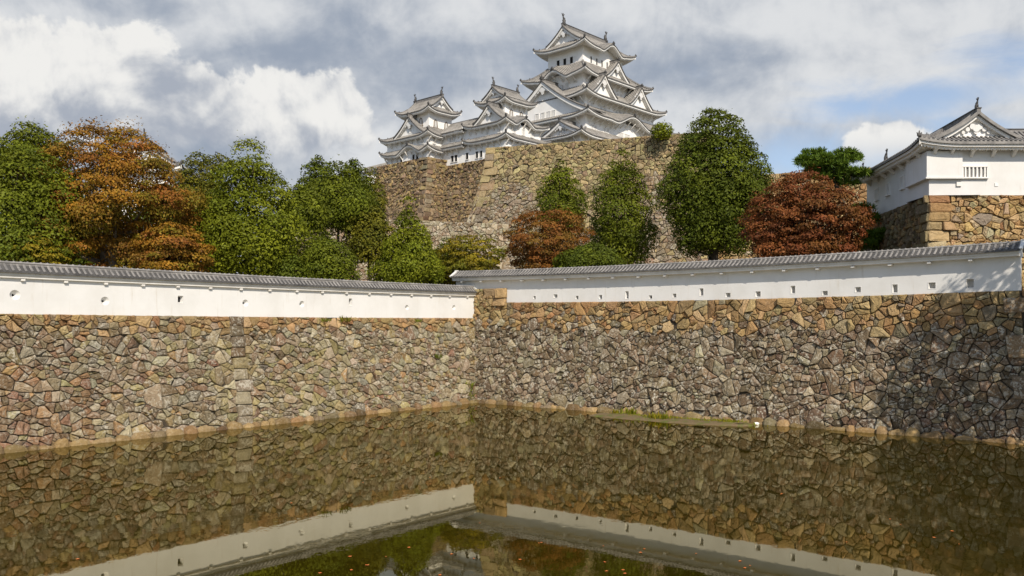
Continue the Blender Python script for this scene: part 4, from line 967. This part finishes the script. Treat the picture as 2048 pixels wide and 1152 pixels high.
T('maple_tree', 'low yellow-green maple in the shade under the orange tree, left side', 70, 500, 57, 130, 455, 560, 'yellow', 'spread', 104, leaf=.2, flat=.4, gaps=.35)
T('maple_tree', 'low orange and yellow maple under the right side of the wide orange tree', 345, 500, 58, 150, 440, 570, 'orange', 'spread', 105, leaf=.2, flat=.42, gaps=.25)
T('evergreen_tree', 'dull brownish-green tree rising between the orange tree and the big green one', 395, 350, 84, 110, 312, 470, 'olive', 'egg', 106)
T('evergreen_tree', 'light green tree squeezed against the left side of the big leafy tree', 428, 420, 78, 90, 325, 550, 'olive', 'column', 107)
T('evergreen_tree', 'big bright green tree with a tall domed top, left of centre', 497, 420, 64, 215, 294, 580, 'bright', 'column', 108, leaf=.23, clump=.22, outer=.75)
T('evergreen_tree', 'slim green tree on a dark bare trunk, right of the big bright green tree', 606, 420, 68, 96, 366, 465, 'green', 'egg', 109)
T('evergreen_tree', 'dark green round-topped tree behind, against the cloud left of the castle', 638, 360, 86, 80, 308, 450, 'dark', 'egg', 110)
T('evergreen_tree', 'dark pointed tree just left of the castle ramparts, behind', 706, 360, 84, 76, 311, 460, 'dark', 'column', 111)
T('evergreen_tree', 'tall leafy green tree with dark trunk in front of the two dark tops', 676, 400, 74, 128, 330, 455, 'green', 'column', 112, leaf=.25)
T('evergreen_tree', 'small light tree against the foot of the castle base', 742, 370, 100, 60, 336, 450, 'olive', 'egg', 113, dens=.7)
T('evergreen_tree', 'rounded green tree leaning out over the ladder', 736, 460, 74, 92, 405, 520, 'olive', 'dome', 114)
T('shrub', 'round bushy shrub above the left wall, beside the ladder', 655, 520, 62, 104, 480, 580, 'green', 'dome', 115, leaf=.2, cat='shrub')
T('shrub', 'low dark shrub above the left wall, below the slim tree', 590, 540, 62, 70, 512, 580, 'dark', 'dome', 116, leaf=.2, cat='shrub')
T('evergreen_tree', 'cone-shaped green tree behind the end of the left wall', 818, 480, 69, 146, 398, 590, 'bright', 'cone', 117, leaf=.21, clump=.15, outer=.8, lobe=.08)
T('maple_tree', 'low yellow-green maple in layers behind the corner of the walls', 938, 500, 72, 138, 463, 575, 'yellow', 'spread', 118, leaf=.19, spray=.16, flat=.36, clump=.17, gaps=.3, space=.95, lobe=.25)
T('shrub', 'dark bush in the gap between the cone-shaped tree and the layered yellow-green maple', 893, 520, 76, 84, 476, 600, 'dark', 'egg', 145, leaf=.2, cat='shrub')
T('evergreen_tree', 'green pointed tree against the rampart, behind the rusty maple', 1122, 380, 90, 98, 322, 470, 'green', 'column', 119)
T('maple_tree', 'spreading rusty brown maple at the centre, below the rampart', 1100, 470, 76, 180, 412, 560, 'rust', 'spread', 120, leaf=.19, spray=.18, flat=.42, clump=.15, gaps=.34, stems=3, jit=.6, space=1.0, lobe=.3, outer=.4)
T('shrub', 'low dark shrub above the right wall, right of the rusty maple', 1180, 510, 72, 130, 488, 560, 'dark', 'dome', 121, leaf=.2, cat='shrub')
T('evergreen_tree', 'tall narrow green tree in front of the middle of the rampart', 1243, 410, 82, 128, 297, 540, 'green', 'column', 122, leaf=.25, clump=.25)
T('evergreen_tree', 'largest dark green tree, broad and domed, right of the rampart', 1430, 370, 76, 192, 212, 500, 'dark', 'egg', 123, leaf=.25, clump=.15, jit=.25, outer=.8)
T('maple_tree', 'dark red round-topped maple left of the corner tower', 1609, 430, 55, 226, 342, 545, 'red', 'spread', 124, leaf=.18, spray=.16, flat=.45, clump=.13, stems=3, gaps=.2, jit=.5, space=.9, lobe=.22)
# tree outside the picture on the right whose shade falls on the end of the right wall
def shade_tree():
    rng = np.random.default_rng(7)
    r = tree('evergreen_tree', 'big green tree on the near bank beyond the right edge, shading the wall end', 2425, 0, 33.5, 420, 0, 480, 'dark', 'egg', 130, ground=3.9, leaf=.34, clump=.25, group=None, gaps=.2, dens=.75, space=1.0, lobe=.22)
shade_tree()

def pine():
    Y = 60.5; X, _, z0 = W(1690, 520, Y); g = terrain(X, Y); root = empty('pine_tree', (X, Y, g), 0, 'pine with tufted dark green needle pads beside the corner tower', 'pine tree')
    rng = np.random.default_rng(55); P = []; Nn = []; C = []; pals = np.array(PAL['pine']); tb = MB()
    def L(px, py): q = W(px, py, Y); return np.array([q[0] - X, 0, q[2] - g])
    pads = [(1625, 318, 1.0, .55), (1648, 322, 1.1, .5), (1668, 335, 1.2, .5), (1688, 325, .95, .5), (1640, 340, .9, .4), (1700, 350, 1.0, .45), (1658, 357, 1.3, .45), (1636, 303, .7, .7), (1650, 308, .7, .6), (1685, 312, .8, .5), (1698, 318, .7, .5), (1610, 318, .6, .5), (1668, 345, 1.2, .6), (1684, 345, 1.1, .6), (1655, 335, 1.1, .6), (1640, 322, .9, .6), (1690, 368, 1.0, .4), (1716, 352, .7, .4), (1726, 418, .8, .5), (1740, 432, .7, .5), (1738, 478, 1.0, .5), (1762, 480, .8, .6), (1752, 468, .7, .6), (1748, 440, .6, .5), (1760, 474, .8, .55), (1715, 490, 1.1, .5), (1690, 500, 1.0, .5), (1745, 493, 1.0, .4), (1640, 380, 1.0, .5), (1610, 330, .6, .4)]
    tr = [(0, .3, 0), (.2, .3, 2), tuple(L(1700, 450)), tuple(L(1680, 390)), tuple(L(1662, 345)), tuple(L(1640, 315))]
    tb.tube(tr, [.3, .27, .22, .17, .12, .05], 8)
    for (px, py, r, fl) in pads:
        c = L(px, py) + np.array([0, rng.uniform(-.9, .9), 0])
        j = min(range(len(tr)), key=lambda i: abs(tr[i][2] - (c[2] - .5))); tb.tube([tr[j], tuple((np.array(tr[j]) + c) / 2 - np.array([0, 0, .15])), tuple(c)], [.09, .06, .025], 5)
        for t in range(int(26 * r)):
            a = rng.uniform(0, 2 * math.pi); rr = math.sqrt(rng.random()) * r; tc = c + np.array([rr * math.cos(a), rr * math.sin(a) * .8, fl * .5 * rng.uniform(-.5, 1) * (1.2 - rr / r)])
            m_ = 30; d = rng.normal(size=(m_, 3)) * .75 + np.array([.25 * math.cos(a), .25 * math.sin(a), .75]); d /= np.linalg.norm(d, axis=1)[:, None]
            P.append(tc + d * .16); Nn.append(d); C.append((pals[rng.integers(3, size=m_)]) * rng.uniform(.75, 1.3, size=(m_, 1)))
    P = np.concatenate(P); D = np.concatenate(Nn); C = np.concatenate(C); n = len(P)
    w = np.cross(D, rng.normal(size=(n, 3))); w /= np.linalg.norm(w, axis=1)[:, None]; l = rng.uniform(.16, .26, size=(n, 1)); ww = w * .028
    v = np.stack([P - D * l * .6 - ww, P - D * l * .6 + ww, P + D * l + ww * .4, P + D * l - ww * .4], 1).reshape(-1, 3)
    foliage('crown', v, np.repeat(C, 4, axis=0), root); tb.build('trunk', 'bark', root, smooth=True)
pine()

# ------------------------------------------------------------------ plants, tufts
def tuft(name, label, p, r, h, n, pal, seed, group=None, cat='plant', droop=0.0, N=(0, -1)):
    rng = np.random.default_rng(seed); root = empty(name, p, 0, label, cat, group); pals = np.array(PAL[pal])
    a = rng.uniform(0, 2 * math.pi, n); q = np.sqrt(rng.random(n)) * r; base = np.stack([q * np.cos(a), q * np.sin(a) * .6, rng.uniform(-.05, .1 * h, n) - droop * rng.random(n)], 1)
    d = np.stack([np.cos(a) * .5, np.sin(a) * .5, np.full(n, 1.0)], 1) + rng.normal(size=(n, 3)) * .3; d /= np.linalg.norm(d, axis=1)[:, None]
    l = h * rng.uniform(.4, 1, (n, 1)); w = np.cross(d, rng.normal(size=(n, 3))); w /= np.linalg.norm(w, axis=1)[:, None]; w *= .05 * max(h, .3)
    m_ = base + d * l * .55; e = base + d * l + np.array([0, 0, -.12]) * l
    v = np.stack([base, m_ + w, e, m_ - w], 1).reshape(-1, 3); c = np.repeat(pals[rng.integers(len(pals), size=n)] * rng.uniform(.8, 1.4, (n, 1)), 4, axis=0)
    foliage('blades', v, c, root); return root
def on_left(px, py): 
    for _ in range(1):
        Y = 60
    best = None
    for i in range(200):
        u = 1 + 35 * i / 199
        for v in (1, 2, 3, 4, 5, 6, 6.6):
            p = lmap(u, v, .1); x = 1024 + F * p[0] / p[1]; y = 650 - F * (p[2] - H) / p[1]; e = abs(x - px) + abs(y - py)
            if best is None or e < best[0]: best = (e, p)
    return best[1]
tuft('wall_plant', 'green weeds sprouting at the foot of the left white wall', on_left(650, 642), .35, .4, 60, 'bright', 201)
tuft('wall_plant', 'bushy weed under the left white wall, beside the square loophole', on_left(690, 650), .3, .55, 70, 'olive', 202)
tuft('wall_plant', 'small clump of weeds high on the left moat wall near the corner', on_left(835, 650), .25, .35, 45, 'bright', 203)
tuft('wall_plant', 'dark clump of weeds halfway down the left moat wall', on_left(877, 722), .25, .45, 60, 'dark', 204)
tuft('wall_plant', 'tall weeds hanging down the left wall beside the inner corner', on_left(938, 770), .4, .5, 150, 'bright', 205, droop=1.6)
tuft('wall_plant', 'weeds growing up the inner corner where the two moat walls meet', on_left(962, 755), .25, .45, 120, 'bright', 206, droop=1.8)
tuft('wall_plant', 'tiny weeds in the left moat wall below the first round loophole from the corner', on_left(622, 700), .2, .25, 30, 'olive', 207)
tuft('wall_plant', 'weed in the inner corner just below the tan stones', on_left(958, 690), .2, .4, 50, 'bright', 208)
p = W(1325, 268, 103); T('shrub', 'feathery green shrub on top of the high rampart beside the keep', 1324, 262, 103, 46, 247, 276, 'bright', 'spread', 209, ground=28.6, leaf=.3, dens=.55, spray=.5, clump=.3, trunk=False, cat='shrub', group=None)
T('shrub', 'small leafless-looking brown bush against the sky left of the slim tree', 435, 320, 88, 60, 308, 345, 'olive', 'spread', 211, dens=.25, cat='shrub', group=None, trunk=True, gaps=.5)

# ------------------------------------------------------------------ mud bank with grass, floating leaves, small things
def mud_bank():
    px = [(1176, 832), (1230, 829), (1300, 832), (1380, 836), (1450, 842), (1522, 849), (1500, 854), (1440, 852), (1370, 849), (1310, 844), (1250, 839), (1200, 835)]
    pts = [Vector(G(*q)) for q in px]; c = sum(pts, Vector()) / len(pts); mb = MB(); rng = random.Random(5)
    fine = []
    for i in range(len(pts)):
        a, b = pts[i], pts[(i + 1) % len(pts)]
        for k in range(4): fine.append(a.lerp(b, k / 4))
    # widen towards the wall so that the bank reaches it
    fine = [p + (Vector((-NR.x, -NR.y, 0)) * .8 if (p - c).dot(Vector((NR.x, NR.y, 0))) < 0 else Vector()) for p in fine]
    rows = []; along = Vector((DR.x, DR.y, 0)); sp = [c + along * ((p - c).dot(along) * .92) for p in fine]
    for (t, z) in ((0, -.10), (.12, .02), (.4, .07), (.75, .12), (1, .14)):
        rows.append([tuple(p.lerp(q, t) + Vector((rng.uniform(-.04, .04), rng.uniform(-.12, .12), z + rng.uniform(-.02, .03)))) for p, q in zip(fine, sp)])
    mb.grid([r + r[:1] for r in rows]); o = mb.build('mud_bank', 'mud', smooth=True); tag(o, kind='structure')
    g = []; gc = []; r2 = np.random.default_rng(6); pals = np.array(PAL['bright'] + PAL['yellow'])
    for (px_, py_, sx, n, h) in ((1232, 828, .25, 120, .35), (1260, 828, .35, 160, .4), (1318, 838, .6, 420, .38), (1335, 830, .3, 160, .3), (1290, 834, 1.2, 700, .16), (1350, 838, 1.2, 700, .18), (1450, 845, 1.2, 700, .15), (1300, 836, 1.4, 500, .12), (1400, 842, 1.3, 500, .14), (1460, 844, 1.0, 450, .18), (1425, 838, .8, 260, .16), (1375, 838, .9, 260, .1)):
        b = np.array(G(px_, py_, .07)); q = r2.normal(size=(n, 1)) * sx * .6; w = r2.normal(size=(n, 1)) * .14
        base = b + np.array([DR.x, DR.y, 0]) * q + np.array([NR.x, NR.y, 0]) * w + np.array([0, 0, -.04]); d = r2.normal(size=(n, 3)) * .35 + np.array([0, 0, 1]); l = h * r2.uniform(.4, 1, (n, 1))
        s_ = r2.normal(size=(n, 3)) * np.array([.03, .03, 0]); g.append(np.stack([base - s_ * .5, base + s_ * .5, base + d * l * .6 + s_, base + d * l], 1).reshape(-1, 3)); gc.append(np.repeat(pals[r2.integers(len(pals), size=n)] * r2.uniform(.9, 1.5, (n, 1)), 4, axis=0))
    o = foliage('grass', np.concatenate(g), np.concatenate(gc), None); tag(o, kind='stuff')
mud_bank()
def small_things():
    rng = random.Random(77); mb = MB(); n = 9
    for (a, z) in ((1, .0),):
        mb.poly([(math.cos(2 * math.pi * i / n) * .06 * (1 if i % 2 else .55), math.sin(2 * math.pi * i / n) * .05 * (1 if i % 3 else .6), .004 + .006 * (i % 2)) for i in range(n)])
    me0 = None
    spots = [(726, 965), (583, 1006), (1075, 914), (860, 955), (1000, 956), (1405, 893), (700, 1113), (703, 1140), (903, 1108), (948, 1117), (880, 1160), (1078, 1086), (1207, 1092), (1210, 1124), (1213, 1142), (1250, 1147), (1246, 1140), (1281, 1105), (1289, 1098), (1490, 1136), (1500, 1131), (1480, 1122), (1392, 1107), (1801, 1049), (1868, 1075), (1904, 1062), (1693, 1084), (1562, 988), (1780, 1038), (1175, 968), (772, 1113), (735, 1130), (818, 1095), (1040, 1119), (1083, 1085), (1140, 1010), (960, 1046), (155, 1118), (640, 1146), (1918, 1088), (1564, 987), (1352, 968)]
    for (px, py) in spots:
        if me0 is None:
            o = mb.build('fallen_leaf', 'red'); me0 = o.data; me0.materials[0] = simple("fallen_leaf", (.50, .09, .02), (.55, .22, .04), 9, .6)
        else: o = bpy.data.objects.new('fallen_leaf', me0); COL.objects.link(o)
        o.location = G(px, min(py, 1150), .006); o.rotation_euler = (0, 0, rng.uniform(0, 6)); k = rng.uniform(.5, 1.05); o.scale = (k, k, k)
        tag(o, 'small red or orange fallen leaf floating on the still moat water', 'fallen leaf', 'fallen leaves floating on the moat')
    mb = MB(); n = 12; q = G(1513, 848, .05)
    rows = [[(math.cos(2 * math.pi * i / n) * .17 * s, math.sin(2 * math.pi * i / n) * .11 * s, z) for i in range(n + 1)] for s, z in ((.8, -.06), (1, .0), (.9, .06), (.5, .1), (.02, .11))]
    mb.grid(rows); o = mb.build('float', 'white', smooth=True); o.location = q; tag(o, 'small white rounded scrap at the right end of the mud bank', 'litter')
    # ladder
    a = Vector(W(698, 566, 74)); b = Vector(W(713, 505, 76)); r = empty('ladder', a, 0, 'pink-painted ladder leaning against the rocky slope among the trees', 'ladder'); d = b - a; sd = Vector((.42, 0, 0))
    for s in (-1, 1): m_ = MB(); m_.bar(tuple(sd * (s * .5) - d * .3), tuple(d + sd * (s * .5)), .075, .06); m_.build('rail', 'pink', r)
    for k in range(9): m_ = MB(); m_.bar(tuple(d * (k / 9) - sd * .5), tuple(d * (k / 9) + sd * .5), .05, .05); m_.build('rung', 'pink', r)
    # red and white board
    p = W(214, 478, 66); g = terrain(p[0], p[1]); r = empty('barrier_board', (p[0], p[1], g), 0, 'small red and white board on a post seen through the orange tree', 'board'); zz = p[2] - g
    m_ = MB(); m_.box(-.28, .28, -.03, .03, zz - .10, zz + .06); m_.build('red_panel', 'red', r); m_ = MB(); m_.box(-.28, .28, -.03, .03, zz + .062, zz + .16); m_.box(-.28, .28, -.03, .03, zz - .26, zz - .102); m_.build('white_panel', 'white', r); m_ = MB(); m_.box(-.05, .05, .04, .12, 0, zz + .1); m_.build('post', 'palebark', r)
small_things()
